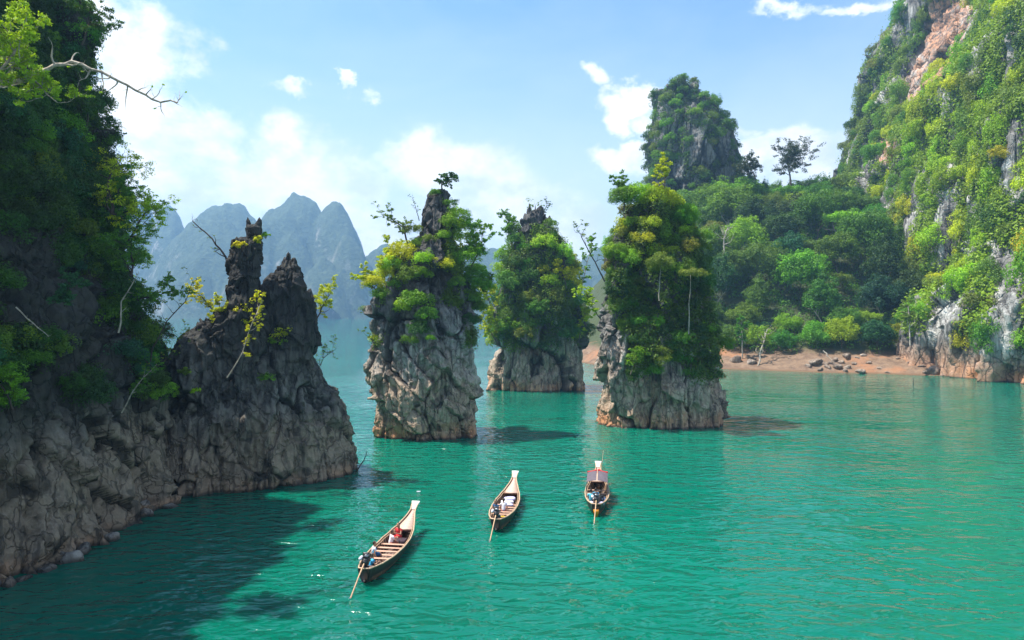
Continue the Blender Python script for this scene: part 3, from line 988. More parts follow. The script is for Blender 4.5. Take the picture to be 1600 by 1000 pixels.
# shared crown shapes -------------------------------------------------
CROWNS = [puff_crown(100 + i, 'dome', 44 + 4 * i, 170, 0.066 - 0.004 * (i % 3), 0.29, 0.85 + 0.1 * (i % 3)) for i in range(5)]
CROWNS += [puff_crown(120 + i, 'tall', 50, 150, 0.06, 0.27, 0.9) for i in range(2)]
CROWNS += [puff_crown(130, 'umbrella', 40, 150, 0.05, 0.2, 0.6)]
SHRUBS = [puff_crown(200 + i, 'dome', 18 + 3 * i, 130, 0.085, 0.36, 0.7) for i in range(4)]
HANGS = [puff_crown(220 + i, 'hang', 26, 120, 0.075, 0.32, 0.6) for i in range(3)]
for m_ in CROWNS + SHRUBS + HANGS: m_.materials.append(M_LEAF)
_rg = np.random.default_rng(5)
TRUNKS = []
for i in range(3):
    lines, _ = grow(_rg, 1.6, levels=1, nb=5, r0=0.035, spread=0.6, first=.6)
    v_, f_ = tube_mesh(lines, 6)
    TRUNKS.append(mesh_np('trunk', v_, f_, True))
TRUNKS[0].materials.append(M_BARK); TRUNKS[1].materials.append(M_BARK_PALE); TRUNKS[2].materials.append(M_BARK)


def pick_tone(rg, names, w):
    w = np.array(w, float)
    return names[int(rg.choice(len(names), p=w / w.sum()))]


# hillside forest -----------------------------------------------------
rg = np.random.default_rng(31)
items = []
MARKS = [("the leaning pale trunk", 1190, 530), ("the boulder heap on the beach", 1320, 565), ("the big lone skyline tree", 1238, 270), ("the rock tower's foot", 1090, 320),
         ("the cliff end of the beach", 1450, 560), ("the slope's notch with the cliff", 1320, 290), ("the middle of the wooded slope", 1270, 430), ("the bare orange soil", 1240, 575),
         ("the pillar's right edge", 1130, 440), ("the dark hollow above the beach", 1380, 480), ("the golden tree near the cliff", 1395, 322)]
pts = []
cand = []
for _ in range(9000):
    x = rg.uniform(20, 150); y = rg.uniform(150, 262)
    d = y - float(shore_y(x))
    if d < 15: continue
    if x > 88 + (y - 150) * 0.19 + 14: continue
    cand.append((x, y, d))
for x, y, d in cand:
    rmin = 4.6 if d < 26 else 7.4
    if all((x - a) ** 2 + (y - b) ** 2 > ((rmin + c) / 2) ** 2 for a, b, c in pts):
        pts.append((x, y, rmin))
zz = slope_z(np.array([p[0] for p in pts]), np.array([p[1] for p in pts]))
order = sorted(range(len(pts)), key=lambda i: pts[i][1])
nfor = 0
for i in order:
    x, y, rm = pts[i]; z = float(zz[i])
    if z < 2.5: continue
    p = PX(np.array([x, y, z + 8]))
    if p[0] < 1085 and not (985 < p[0] and p[1] < 345): continue
    if p[0] > 1500: continue
    low = rm < 6
    r = rg.uniform(3.4, 5.2) if low else rg.choice([rg.uniform(5.2, 7.0), rg.uniform(7.0, 9.0)], p=[0.6, 0.4])
    tone = pick_tone(rg, ['bright green', 'mid green', 'dark green', 'olive', 'blue-green', 'lime'], [3, 5, 3, 2, 1.5, 1.4] if not low else [5, 3, 1, 1, 1, 4])
    if 1380 < p[0] < 1425 and 290 < p[1] < 345: tone = 'golden'
    shape, mi = [('round-crowned', int(rg.integers(0, 5))), ('tall-crowned', 5 + int(rg.integers(0, 2))), ('flat-crowned', 7)][int(rg.choice(3, p=[.72, .2, .08]))]
    o = empty('forest_tree', (x, y, z - 0.5), rg.uniform(0, 6.28))
    trunk_h = r * (0.45 if low else rg.uniform(0.6, 1.1))
    sv = rg.uniform(0.85, 1.15)
    tr = link('trunk', TRUNKS[nfor % 3], None, o); tr.scale = (r * .9, r * .9, trunk_h + r * 0.25)
    cr = link('crown', CROWNS[mi], None, o, (0, 0, trunk_h * 0.75), color=tuple(c * rg.uniform(0.62, 0.98) for c in PAL[tone])); cr.scale = (r, r, r * sv)
    tag(o, None, 'tree', 'trees on the wooded slope above the beach')
    pp = PX(np.array([x, y, z + trunk_h + r * 0.6]))
    items.append((o, pp[0], pp[1], tone, shape)); nfor += 1
label_all(items, MARKS, 'tree')

# understorey of the slope: uncountable
ux = rg.uniform(20, 118, 9000); uy = rg.uniform(150, 250, 9000)
ud = uy - shore_y(ux)
m = (ud > 13 + rg.uniform(0, 5, 9000)) & (800 + ux / uy * F > 1080) & (ux < 100 + (uy - 150) * .19)
ux, uy = ux[m][:1500], uy[m][:1500]
uz = slope_z(ux, uy)
C = np.column_stack([ux, uy, uz + 0.8])
me = leaf_mesh('undergrowth', [leaves(C, rg.uniform(0.8, 2.0, len(C)), 36, 0.48, rg, squash=0.8)])
tag(link('undergrowth', me, M_LEAF, color=PAL['mid green']), 'leafy undergrowth filling the gaps between slope trees', kind='stuff')

# two lone skyline trees and small dome-shaped ones
for (px, py, Y, Hm, seed, lab, sc_) in [(1238, 292, 240, 19.0, 9, 'big lone tree with a wide dark umbrella crown open to the sky', 1), (1180, 280, 232, 13.0, 14, 'smaller dark skyline tree with a bare lower stem beside the big lone one', 1)]:
    b = W(px, py, Y)
    tr, cr = make_tree_meshes(seed, Hm, levels=3, nb=5, leaf=0.45, L=15 if Hm > 14 else 10, spray=0.052, spread=0.62, up=0.05, r0=Hm * 0.022, wig=0.16, ratio=0.62, first=0.5, squash=0.45)
    tree_thing('skyline_tree', (b[0], b[1], b[2] - 2), (tr, cr), (0.035, 0.05, 0.015), lab, 'lone trees on the skyline', bark=M_BARK_DARK)
for (px, py, rpx, lab) in [(1174, 285, 13, 'small dense cone-shaped bushy tree left of the other skyline bushy cone'), (1195, 288, 9, 'slim dense cone-shaped bushy tree between the two lone skyline trees')]:
    b = W(px, py, 236); r = rpx / F * 236
    o = empty('skyline_bush_tree', (b[0], b[1], b[2] - 3.5))
    t = link('trunk', TRUNKS[0], None, o); t.scale = (r, r, r)
    c = link('crown', CROWNS[5], None, o, color=PAL['dark green']); c.scale = (r, r, r * 1.6)
    tag(o, lab, 'tree', 'cone-shaped skyline trees')

# right cliff greenery ------------------------------------------------
bare = ochre_polys + [[(1562, 185), (1605, 175), (1605, 320), (1580, 335), (1562, 270)], [(1468, 455), (1520, 440), (1500, 520), (1512, 560), (1440, 560)],
                      [(1535, 400), (1605, 380), (1605, 470), (1560, 470)], [(1545, 470), (1605, 470), (1605, 600), (1530, 600), (1540, 540)], [(1515, 300), (1535, 310), (1530, 400), (1505, 420)], [(1345, 228), (1366, 225), (1362, 300), (1345, 300)]]


def cliff_ok(p, V, N):
    m = (V[:, 2] > 9.5) & (p[:, 0] > 1295) & (p[:, 0] < 1680) & (p[:, 1] > -70) & (p[:, 1] < 560)
    m &= slope_z(V[:, 0], V[:, 1]) < V[:, 2] - 1
    m &= fbm(V * np.array([.16, .16, .022]), 3, 15) > -0.26
    for q in bare: m &= ~inpoly(p, q)
    return m


rg = np.random.default_rng(77)
CM = [("the orange bare face high on the cliff", 1470, 90), ("the grey bare patch at the frame edge", 1582, 250), ("the streaked white wall by the water", 1575, 490),
      ("the skyline notch", 1315, 280), ("the cliff's skyline corner", 1385, 90), ("the cliff end of the beach", 1450, 560), ("the yellow tree halfway up the cliff", 1475, 165),
      ("the dark gully mid cliff", 1440, 380), ("the brightest green spur", 1520, 350), ("the pale scar by the slope", 1360, 240), ("the frame's top corner", 1590, 20)]
items = []
ks = RC.scatter(290, cliff_ok, 6.2, rg, 120000, 0.02)
for k in ks:
    P, N = RC.V[k], RC.N[k]; px, py = RC.p[k]
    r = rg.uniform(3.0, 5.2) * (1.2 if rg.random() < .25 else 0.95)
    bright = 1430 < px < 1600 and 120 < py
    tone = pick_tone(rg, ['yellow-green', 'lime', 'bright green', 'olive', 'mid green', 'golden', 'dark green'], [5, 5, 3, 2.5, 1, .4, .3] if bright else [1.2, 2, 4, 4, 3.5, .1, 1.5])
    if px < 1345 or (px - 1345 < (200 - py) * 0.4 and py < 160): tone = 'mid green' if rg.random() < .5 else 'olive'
    hang = rg.random() < 0.6 and N[2] < 0.6
    meh = HANGS[int(rg.integers(0, 3))] if hang else SHRUBS[int(rg.integers(0, 4))]
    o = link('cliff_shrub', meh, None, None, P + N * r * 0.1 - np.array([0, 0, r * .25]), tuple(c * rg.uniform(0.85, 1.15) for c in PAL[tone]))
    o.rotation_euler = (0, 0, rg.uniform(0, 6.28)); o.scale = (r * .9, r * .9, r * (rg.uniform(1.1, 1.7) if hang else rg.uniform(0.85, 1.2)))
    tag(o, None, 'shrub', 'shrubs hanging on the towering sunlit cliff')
    items.append((o, px, py, tone, 'trailing' if hang else 'rounded'))
label_all(items, CM, 'shrub')
# skyline trees on the cliff's edge
for i, (px, py) in enumerate([(1352, 130), (1378, 102), (1328, 200), (1412, 35), (1365, 118)]):
    P, N = RC.pick(px + 6, py + 6)
    r = 4.2
    o = empty('edge_tree', P - np.array([0, 0, 1.0]), i * 1.3)
    t = link('trunk', TRUNKS[2], None, o); t.scale = (r, r, r)
    c = link('crown', CROWNS[i % 5], None, o, (0, 0, 1.6), color=PAL['dark green']); c.scale = (r, r, r * .8)
    tag(o, ['dark tree at the outer bend of the cliff skyline', 'dark tree just above the bend on the cliff skyline', 'lowest dark tree on the cliff skyline, above the notch',
            'topmost dark tree on the cliff skyline', 'small dark tree between two others at the skyline bend'][i], 'tree', 'dark trees on the cliff skyline')


def carpet(body, name, n, ok, rr, L, ls, colr, label, seed, lift=0.2, facing=-0.2, thr=-0.3):
    rg = np.random.default_rng(seed)
    ids = rg.permutation(len(body.V))
    m = ok(body.p[ids], body.V[ids], body.N[ids]) & (body.front[ids] > facing)
    ids = ids[m]
    nn = fbm(body.V[ids] / (rr[1] * 6), 3, seed)
    ids = ids[nn + rg.uniform(-.45, .45, len(ids)) > thr][:n]
    R = rg.uniform(rr[0], rr[1], len(ids))
    C = body.V[ids] + body.N[ids] * (R * lift)[:, None]
    tone = np.clip(0.5 + 0.6 * fbm(C / (rr[1] * 8), 2, seed + 4) + rg.normal(0, .15, len(ids)), 0, 1)
    me = leaf_mesh(name, [leaves(C, R, L, ls, rg, squash=0.95, tone=tone)])
    return tag(link(name, me, M_LEAF, color=colr), label, kind='stuff')


carpet(RC, 'creepers', 9500, cliff_ok, (1.0, 2.9), 21, 0.74, (0.17, 0.265, 0.018), 'mat of creepers over the sunlit cliff', 81)

# tower greenery ------------------------------------------------------
def tower_ok(p, V, N):
    m = (p[:, 1] < 330)
    m &= ~inpoly(p, [(1062, 190), (1135, 200), (1160, 320), (1030, 330), (1040, 270), (1060, 250)]) | (vnoise(V / 6, 4) > -0.1)
    return m


rg = np.random.default_rng(91)
items = []
for k in TW.scatter(120, tower_ok, 3.6, rg, 60000, -0.1):
    P, N = TW.V[k], TW.N[k]; px, py = TW.p[k]
    r = rg.uniform(2.2, 3.8)
    tone = pick_tone(rg, ['mid green', 'bright green', 'dark green', 'olive'], [4, 3 if px < 1110 else .5, 3, 1.5])
    o = link('tower_shrub', SHRUBS[int(rg.integers(0, 4))], None, None, P - np.array([0, 0, r * .3]), PAL[tone])
    o.rotation_euler = (0, 0, rg.uniform(0, 6.28)); o.scale = (r, r, r)
    tag(o, None, 'shrub', 'shrubs on the tall rock tower')
    items.append((o, px, py, tone, 'rounded'))
label_all(items, [("the tower's top", 1060, 125), ("the tower's right shoulder", 1130, 200), ("the tower's pale foot", 1065, 295), ("the middle of the tower", 1080, 210), ("the tower's left flank", 1020, 230)], 'shrub')
carpet(TW, 'creepers', 900, tower_ok, (0.7, 1.9), 32, 0.54, (0.075, 0.13, 0.022), 'creepers over the skyline rock tower', 82)


# pillar greenery -----------------------------------------------------
def dress(body, n, ok, dmin, rr, tones, wts, seed, name, group, marks, hang=0.2, facing=-0.1, lift=0.12, drop=0.3, tone_fn=None):
    rg = np.random.default_rng(seed)
    items = []
    for k in body.scatter(n, ok, dmin, rg, 60000, facing):
        P, N = body.V[k], body.N[k]; px, py = body.p[k]
        r = rg.uniform(*rr)
        tone = tone_fn(px, py, rg) if tone_fn else pick_tone(rg, tones, wts)
        hg = rg.random() < hang
        meh = HANGS[int(rg.integers(0, 3))] if hg else SHRUBS[int(rg.integers(0, 4))]
        o = link(name, meh, None, None, P + N * r * lift - np.array([0, 0, r * drop]), tuple(c * rg.uniform(0.85, 1.2) for c in PAL[tone]))
        o.rotation_euler = (0, 0, rg.uniform(0, 6.28)); o.scale = (r, r, r * rg.uniform(0.85, 1.1))
        tag(o, None, 'shrub', group)
        items.append((o, px, py, tone, 'trailing' if hg else 'rounded'))
    label_all(items, marks, 'shrub')


def p3_ok(p, V, N):
    lim = 575 + 14 * np.sin(p[:, 0] / 17) + 8 * vnoise(V / 2.0, 8)
    m = p[:, 1] < np.where(p[:, 0] < 985, lim - 160 + (p[:, 0] - 935) * 2.2, lim)
    return m & ((p[:, 0] > 958) | (vnoise(V / 2.2, 9) > 0.25))


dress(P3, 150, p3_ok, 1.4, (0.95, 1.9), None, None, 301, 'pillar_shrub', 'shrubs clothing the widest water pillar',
      [("the widest pillar's top", 1015, 300), ("the widest pillar's bare streaked left edge", 950, 470), ("the pale stem on the widest pillar", 1078, 470), ("the widest pillar's right edge", 1125, 450),
       ("the widest pillar's foliage hem", 1050, 580), ("the widest pillar's centre", 1020, 430)], hang=0.25,
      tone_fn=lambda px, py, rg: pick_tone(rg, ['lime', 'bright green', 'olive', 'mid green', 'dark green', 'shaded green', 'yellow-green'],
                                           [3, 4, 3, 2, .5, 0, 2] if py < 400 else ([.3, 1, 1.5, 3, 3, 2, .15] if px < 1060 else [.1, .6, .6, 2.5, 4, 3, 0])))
carpet(P3, 'creepers', 2600, p3_ok, (0.4, 1.0), 27, 0.29, (0.085, 0.155, 0.022), 'creepers over the widest water pillar', 83)


def p2_ok(p, V, N):
    return (p[:, 1] < 543 + 8 * np.sin(p[:, 0] / 9)) & ~inpoly(p, [(815, 325), (862, 325), (858, 362), (835, 350), (822, 385), (805, 400)])


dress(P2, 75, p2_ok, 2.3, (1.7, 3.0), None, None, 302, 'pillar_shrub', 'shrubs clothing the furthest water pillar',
      [("the furthest pillar's jagged tip", 838, 340), ("the furthest pillar's left edge", 780, 430), ("the furthest pillar's right edge", 900, 430), ("the furthest pillar's foliage hem", 840, 540), ("the furthest pillar's middle", 840, 440)], hang=0.3,
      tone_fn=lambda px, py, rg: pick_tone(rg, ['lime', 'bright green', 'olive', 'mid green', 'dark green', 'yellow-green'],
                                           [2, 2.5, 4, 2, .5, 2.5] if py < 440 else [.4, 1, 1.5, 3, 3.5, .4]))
carpet(P2, 'creepers', 1500, p2_ok, (0.5, 1.3), 27, 0.36, (0.10, 0.175, 0.022), 'creepers over the furthest water pillar', 84)

# pillar one: mostly bare with leafy shoulders
P1L = [(702, 318, 15, 'mid green'), (712, 352, 22, 'lime'), (692, 366, 16, 'bright green'), (728, 372, 22, 'lime'), (755, 385, 18, 'mid green'), (672, 372, 12, 'olive'), (615, 412, 20, 'lime'), (660, 425, 18, 'bright green'), (708, 420, 20, 'lime'), (680, 300, 9, 'mid green'), (625, 470, 16, 'olive'), (752, 445, 20, 'bright green'), (745, 478, 18, 'mid green'), (712, 335, 20, 'lime'), (735, 352, 24, 'bright green'), (700, 388, 26, 'yellow-green'), (722, 402, 28, 'bright green'), (748, 392, 22, 'bright green'), (690, 410, 18, 'yellow-green'), (742, 430, 24, 'mid green'),
       (640, 355, 16, 'olive'), (628, 395, 26, 'yellow-green'), (605, 425, 26, 'yellow-green'), (660, 402, 20, 'lime'), (640, 428, 22, 'olive'), (583, 440, 18, 'yellow-green'), (596, 460, 18, 'bright green'),
       (648, 468, 26, 'bright green'), (630, 478, 18, 'lime'), (668, 490, 18, 'mid green'), (655, 512, 20, 'dark green'), (640, 530, 14, 'mid green'), (735, 465, 22, 'mid green'), (738, 500, 18, 'dark green'),
       (590, 528, 13, 'yellow-green'), (620, 445, 18, 'bright green'), (700, 345, 14, 'bright green'), (672, 528, 9, 'lime'), (755, 415, 16, 'lime'), (715, 440, 14, 'mid green'), (650, 380, 14, 'bright green')]
items = []
rg = np.random.default_rng(303)
for px, py, rp, tone in P1L:
    P, N = P1.pick(px, py)
    Q = W(px, py, P[1] - 0.6); r = rp / F * Q[1] * 1.05
    if abs(PX(P)[0] - px) > 12: Q = 0.35 * P + 0.65 * W(px, py, P[1])
    o = link('pillar_shrub', SHRUBS[int(rg.integers(0, 4))], None, None, Q - np.array([0, 0, r * .5]), PAL[tone])
    o.rotation_euler = (0, 0, rg.uniform(0, 6.28)); o.scale = (r * 1.05, r, r * 0.95)
    tag(o, None, 'shrub', 'shrubs on the tapering bare pillar')
    items.append((o, px, py, tone, 'rounded'))
label_all(items, [("the tapering pillar's point", 690, 300), ("the tapering pillar's left edge", 590, 450), ("the tapering pillar's right edge", 745, 430), ("the tapering pillar's middle", 660, 470)], 'shrub')


def p1_ok(p, V, N):
    return ((p[:, 1] > 330) & (p[:, 1] < 540) & (vnoise(V / 2.2, 44) > 0.12) & ~inpoly(p, [(668, 330), (700, 330), (700, 380), (690, 470), (740, 560), (600, 560), (640, 420)]))


carpet(P1, 'creepers', 700, p1_ok, (0.3, 0.8), 36, 0.22, (0.10, 0.17, 0.02), 'creepers over the tapering water pillar', 85)

# left cliff greenery (in shade) --------------------------------------
def lc_ok(p, V, N):
    lim = np.interp(p[:, 0], [-100, 0, 60, 140, 200, 250, 280], [680, 650, 610, 560, 540, 600, 620])
    n = fbm(V / 3.0, 3, 90)
    return (p[:, 0] > -160) & (p[:, 1] > -160) & (V[:, 2] < 36) & (p[:, 1] < lim + n * 90) & ((p[:, 1] < 300) | (n > -0.12 + (p[:, 1] - 300) / 1000))


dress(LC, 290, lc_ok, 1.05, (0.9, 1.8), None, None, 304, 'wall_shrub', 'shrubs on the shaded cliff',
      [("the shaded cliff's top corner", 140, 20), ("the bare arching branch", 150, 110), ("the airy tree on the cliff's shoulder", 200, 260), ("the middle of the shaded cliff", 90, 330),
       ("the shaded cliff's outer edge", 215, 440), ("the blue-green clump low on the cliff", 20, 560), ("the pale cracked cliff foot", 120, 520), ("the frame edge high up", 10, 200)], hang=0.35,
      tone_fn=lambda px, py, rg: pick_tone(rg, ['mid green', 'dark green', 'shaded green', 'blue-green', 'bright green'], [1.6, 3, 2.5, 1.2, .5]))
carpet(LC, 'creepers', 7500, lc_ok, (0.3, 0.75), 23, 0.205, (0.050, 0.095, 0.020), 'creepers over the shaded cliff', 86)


# ------------------------------------------------------------------ single trees of the foreground
def special(px, py, Y, hpx, seed, tone, label, name='cliff_tree', lean=(0, 0, 0), group=None, bark=None, **kw):
    b = W(px, py, Y); H = hpx / F * Y
    kw.setdefault('leaf', 0.16 * max(1, Y / 60)); kw.setdefault('r0', H * 0.018)
    tr, cr = make_tree_meshes(seed, H, lean, **kw)
    return tree_thing(name, b, (tr, cr), PAL[tone] if isinstance(tone, str) else tone, label, group, 'tree', bark=bark)


def path_tree(pts, seed, tone, label, bark, dens, r0, H, group=None, name='cliff_tree', **kw):
    """a tree whose main limb follows a given line of (px, py, Y)"""
    w_ = np.array([W(*p) for p in pts])
    # refine
    t = np.linspace(0, len(w_) - 1, (len(w_) - 1) * 3 + 1)
    w_ = np.column_stack([np.interp(t, np.arange(len(w_)), w_[:, i]) for i in range(3)])
    rgx = np.random.default_rng(seed)
    w_[1:] += rgx.normal(0, r0 * 0.5, w_[1:].shape)
    base = w_[0].copy()
    tr, cr = make_tree_meshes(seed, H, start=w_ - base, r0=r0, dens=dens, **kw)
    return tree_thing(name, base, (tr, cr), PAL[tone] if isinstance(tone, str) else tone, label, group, 'tree', bark=bark)


# big arching branch over the sky
path_tree([(-30, 140, 34), (30, 125, 34), (75, 105, 34.5), (110, 97, 35), (160, 112, 35.5), (200, 134, 36), (238, 155, 36.5), (276, 160, 37)], 401, 'lime',
          'bare arching branch reaching out over the sky from the shaded cliff', M_BARK_PALE, 0.10, 0.13, 3.6, levels=2, nb=1, leaf=0.13, L=8, spread=0.8, spray=0.03, up=0.03)
path_tree([(-60, 210, 33), (-10, 130, 33), (20, 80, 33), (45, 40, 33.5)], 402, 'lime', 'lime-leaved tree in the upper corner of the shaded cliff', M_BARK_PALE, 1.0, 0.10, 5.2, levels=3, nb=2, leaf=0.15, L=14, spray=0.05, squash=.4)
path_tree([(-60, 180, 34), (0, 90, 34), (50, 120, 34), (85, 160, 34)], 403, 'lime', 'lime-leaved boughs just under the bare arching branch', M_BARK_PALE, 0.9, 0.08, 4.2, levels=3, nb=2, leaf=0.14, L=12, spray=0.05, squash=.4)
# airy trees on the cliff's outer edge
EDGE = [(128, 70, 47, 95, 'dark green', 'dark lacy tree on the cliff edge right at the frame top', (0.9, -.2, .0)),
        (135, 200, 47, 95, 'dark green', 'dark lacy tree on the cliff edge level with the arching branch', (0.6, -.2, 0)),
        (175, 335, 47, 150, 'yellow-green', 'airy light green tree leaning from the cliff shoulder against the cloud', (0.55, -.1, .3)),  # leaf colour brightened in place of sunlight that the cliff blocks
        (195, 385, 47, 110, 'lime', 'fuller green tree below the airy one on the cliff shoulder', (0.7, -.2, .2)),
        (205, 430, 47.5, 110, 'mid green', 'dense green tree overhanging toward the far mountains', (0.8, -.1, .0)),
        (215, 470, 48, 80, 'mid green', 'dark hanging tree on the cliff edge above the lake', (0.7, -.1, -.3)),
        (190, 345, 48, 90, 'mid green', 'mid green tree tucked against the cliff shoulder', (0.4, -.2, .2)),
        (60, 150, 38, 110, 'mid green', 'tree with soft green boughs high on the shaded wall', (0.2, -.5, .1)),
        (110, 470, 40, 70, 'blue-green', 'blue-green bush-like tree low on the shaded wall', (0.3, -.5, .1)),
        (20, 640, 34, 100, 'bright green', 'green and yellow leafy tree low at the frame edge', (0.1, -.6, .1)),
        (-10, 620, 33, 120, 'blue-green', 'blue-green leafy tree behind the yellow-leaved one at the frame edge', (0.1, -.4, .2))]
for i, (px, py, Y, hp, tone, lab, lean) in enumerate(EDGE):
    special(px, py, Y, hp, 410 + i, tone, lab, lean=lean, group='leafy trees on the shaded cliff', bark=M_BARK_DARK, levels=3, nb=4, L=13, leaf=0.13, spray=0.05, spread=.75, squash=.45, first=.12, up=.04)
# thin bare trees between cliff and crag
path_tree([(232, 600, 48), (238, 545, 48), (262, 500, 48), (290, 470, 48), (300, 440, 48)], 431, 'olive', 'thin dark leafless tree between the shaded cliff and the crag', M_BARK_DARK, 0.25, 0.06, 3.4, levels=3, nb=1, leaf=0.11, L=7, spray=.03)
path_tree([(225, 560, 47.5), (240, 575, 47.5), (275, 545, 47.5), (296, 520, 47.5)], 432, 'olive', 'twiggy drooping tree low beside the shaded cliff', M_BARK_DARK, 0.2, 0.05, 3.0, levels=3, nb=2, leaf=0.11, L=6, spray=.03)
path_tree([(185, 520, 45), (190, 470, 45), (215, 430, 45)], 433, 'olive', 'pale bare stem leaning on the cliff face below the dense green tree', M_BARK_PALE, 0.1, 0.07, 1.6, levels=2, nb=1, leaf=0.11, L=6, spray=.03)
path_tree([(190, 645, 44.5), (215, 600, 44.5), (245, 570, 44.5)], 434, 'mid green', 'fine pale sapling at the top of the pale cliff foot', M_BARK_PALE, 0.5, 0.05, 2.2, levels=3, nb=2, leaf=0.13, L=8, spray=.05)
path_tree([(25, 480, 36.5), (50, 505, 36.5), (75, 525, 37)], 435, 'olive', 'pale curved dead stem on the dark middle of the cliff', M_BARK_PALE, 0.0, 0.045, 1.0, levels=1, nb=1)
# trees on the crag
path_tree([(368, 462, 56), (352, 400, 56), (330, 372, 56), (300, 345, 56)], 441, 'olive', 'leafless dark tree leaning from the crag with forked upper limbs', M_BARK_DARK, 0.18, 0.11, 3.6, levels=2, nb=1, leaf=0.12, L=10, spray=.04)
path_tree([(345, 500, 55.5), (320, 470, 55.5), (300, 450, 55.5)], 442, 'golden', 'yellow-leaved sapling on the left ridge of the crag', M_BARK_DARK, 0.6, 0.05, 3.0, levels=3, nb=2, leaf=0.15, L=9, spray=.06)
path_tree([(340, 520, 55), (335, 495, 55), (345, 475, 55)], 443, 'yellow-green', 'low yellow-green bush on the left ridge of the crag', M_BARK_DARK, 0.9, 0.05, 2.6, levels=3, nb=2, leaf=0.15, L=9, spray=.06)
path_tree([(493, 505, 57), (503, 480, 57), (518, 455, 57)], 444, 'yellow-green', 'yellow-green tree standing out from the right shoulder of the crag', M_BARK_DARK, 0.9, 0.07, 3.8, levels=3, nb=2, leaf=0.15, L=10, spray=.05)
path_tree([(490, 590, 57), (505, 560, 57), (525, 545, 57)], 445, 'olive', 'thin twiggy sapling on the right flank of the crag', M_BARK_DARK, 0.2, 0.045, 3.0, levels=3, nb=2, leaf=0.12, L=7, spray=.04)
path_tree([(355, 590, 52.5), (380, 550, 52.5), (395, 500, 52.5), (410, 470, 53)], 446, 'golden', 'pale slanting sapling with golden leaves across the crag face', M_BARK_PALE, 0.35, 0.055, 2.4, levels=3, nb=2, leaf=0.16, L=9, spray=.06)
for i, (px, py, rp, tone, lab) in enumerate([(375, 478, 20, 'golden', 'golden leaf clump under the taller tower of the crag'), (382, 500, 16, 'golden', 'golden leaf clump just below the first on the crag'),
                                             (412, 503, 13, 'golden', 'small golden tuft in the saddle of the crag'), (440, 520, 20, 'yellow-green', 'yellow-green clump on the crag face below the shorter tower'),
                                             (428, 530, 15, 'bright green', 'green clump beside the yellow-green one on the crag face'), (413, 588, 17, 'bright green', 'bright green tuft alone low on the crag face'),
                                             (303, 610, 9, 'lime', 'lime tuft low on the left side of the crag'), (290, 580, 12, 'olive', 'olive tuft on the left shoulder of the crag'),
                                             (372, 382, 10, 'golden', 'golden tuft on the taller tower, left side'), (402, 374, 11, 'golden', 'golden tuft beneath the ears of the taller tower'),
                                             (416, 367, 9, 'lime', 'lime tuft sticking out right of the taller tower'), (388, 388, 7, 'golden', 'smallest golden tuft on the taller tower')]):
    P, N = LR.pick(px, py)
    Q = 0.4 * P + 0.6 * W(px, py, P[1] - .3)
    r = rp / F * Q[1]
    rgx = np.random.default_rng(600 + i)
    C = rgx.normal(0, 0.42, (16, 3)) * r * np.array([1, .7, .55])
    me = leaf_mesh('crag_shrub', [leaves(C, r * 0.28, 26, 0.17, rgx, shell=(0.1, 1.1))])
    lines = [(np.array([[0, 0.5 * r, -r * .6], c * .5, c]), np.array([.03, .02, .008])) for c in C[:7]]
    o = empty('crag_shrub', Q)
    v_, f_ = tube_mesh(lines, 5)
    link('stem', mesh_np('stem', v_, f_, True), M_BARK_PALE, o)
    link('leaf_clump', me, M_LEAF, o, color=PAL[tone])
    tag(o, lab, 'shrub', 'tufts on the jagged crag')
# on the tapering pillar
G = 'trees on the tapering pillar'
path_tree([(690, 300, 78), (690, 285, 78), (705, 280, 78)], 451, 'dark green', 'small dark windswept tree crowning the tapering pillar', M_BARK_DARK, 1.0, 0.10, 3.4, levels=3, nb=2, leaf=0.2, L=10, spray=.05, group=G)
path_tree([(638, 385, 77), (630, 355, 77), (600, 335, 77)], 452, 'olive', 'spreading bare-limbed tree on the left shoulder of the tapering pillar', M_BARK_DARK, 0.55, 0.12, 4.4, levels=3, nb=2, leaf=0.2, L=9, spray=.05, group=G)
path_tree([(655, 345, 78.5), (650, 325, 78.5), (644, 308, 78.5)], 453, 'olive', 'leafless twig tree near the point of the tapering pillar', M_BARK_DARK, 0.1, 0.05, 2.2, levels=2, nb=2, leaf=0.16, L=5, spray=.04, group=G)
path_tree([(605, 470, 76), (585, 450, 76), (565, 435, 76)], 454, 'yellow-green', 'yellow-green tree reaching left from the tapering pillar', M_BARK, 0.9, 0.10, 4.2, levels=3, nb=2, leaf=0.22, L=12, spray=.055, group=G)
path_tree([(600, 440, 77), (605, 410, 77), (610, 385, 77)], 455, 'yellow-green', 'bushy yellow-green tree above the left edge of the tapering pillar', M_BARK, 0.9, 0.10, 4.6, levels=3, nb=2, leaf=0.22, L=12, spray=.055, group=G)
path_tree([(735, 420, 78), (750, 390, 78), (755, 360, 78)], 456, 'bright green', 'loose green tree on the right shoulder of the tapering pillar', M_BARK, 0.9, 0.10, 4.8, levels=3, nb=2, leaf=0.22, L=12, spray=.055, group=G)
path_tree([(738, 480, 79), (752, 450, 79), (765, 440, 79)], 457, 'mid green', 'green tree hanging right over the water from the tapering pillar', M_BARK, 0.9, 0.08, 4.0, levels=3, nb=2, leaf=0.22, L=11, spray=.055, group=G)
path_tree([(592, 545, 76), (580, 530, 76), (568, 520, 76)], 458, 'olive', 'thin sapling low on the left edge of the tapering pillar', M_BARK_DARK, 0.5, 0.04, 2.2, levels=3, nb=1, leaf=0.18, L=8, spray=.05, group=G)
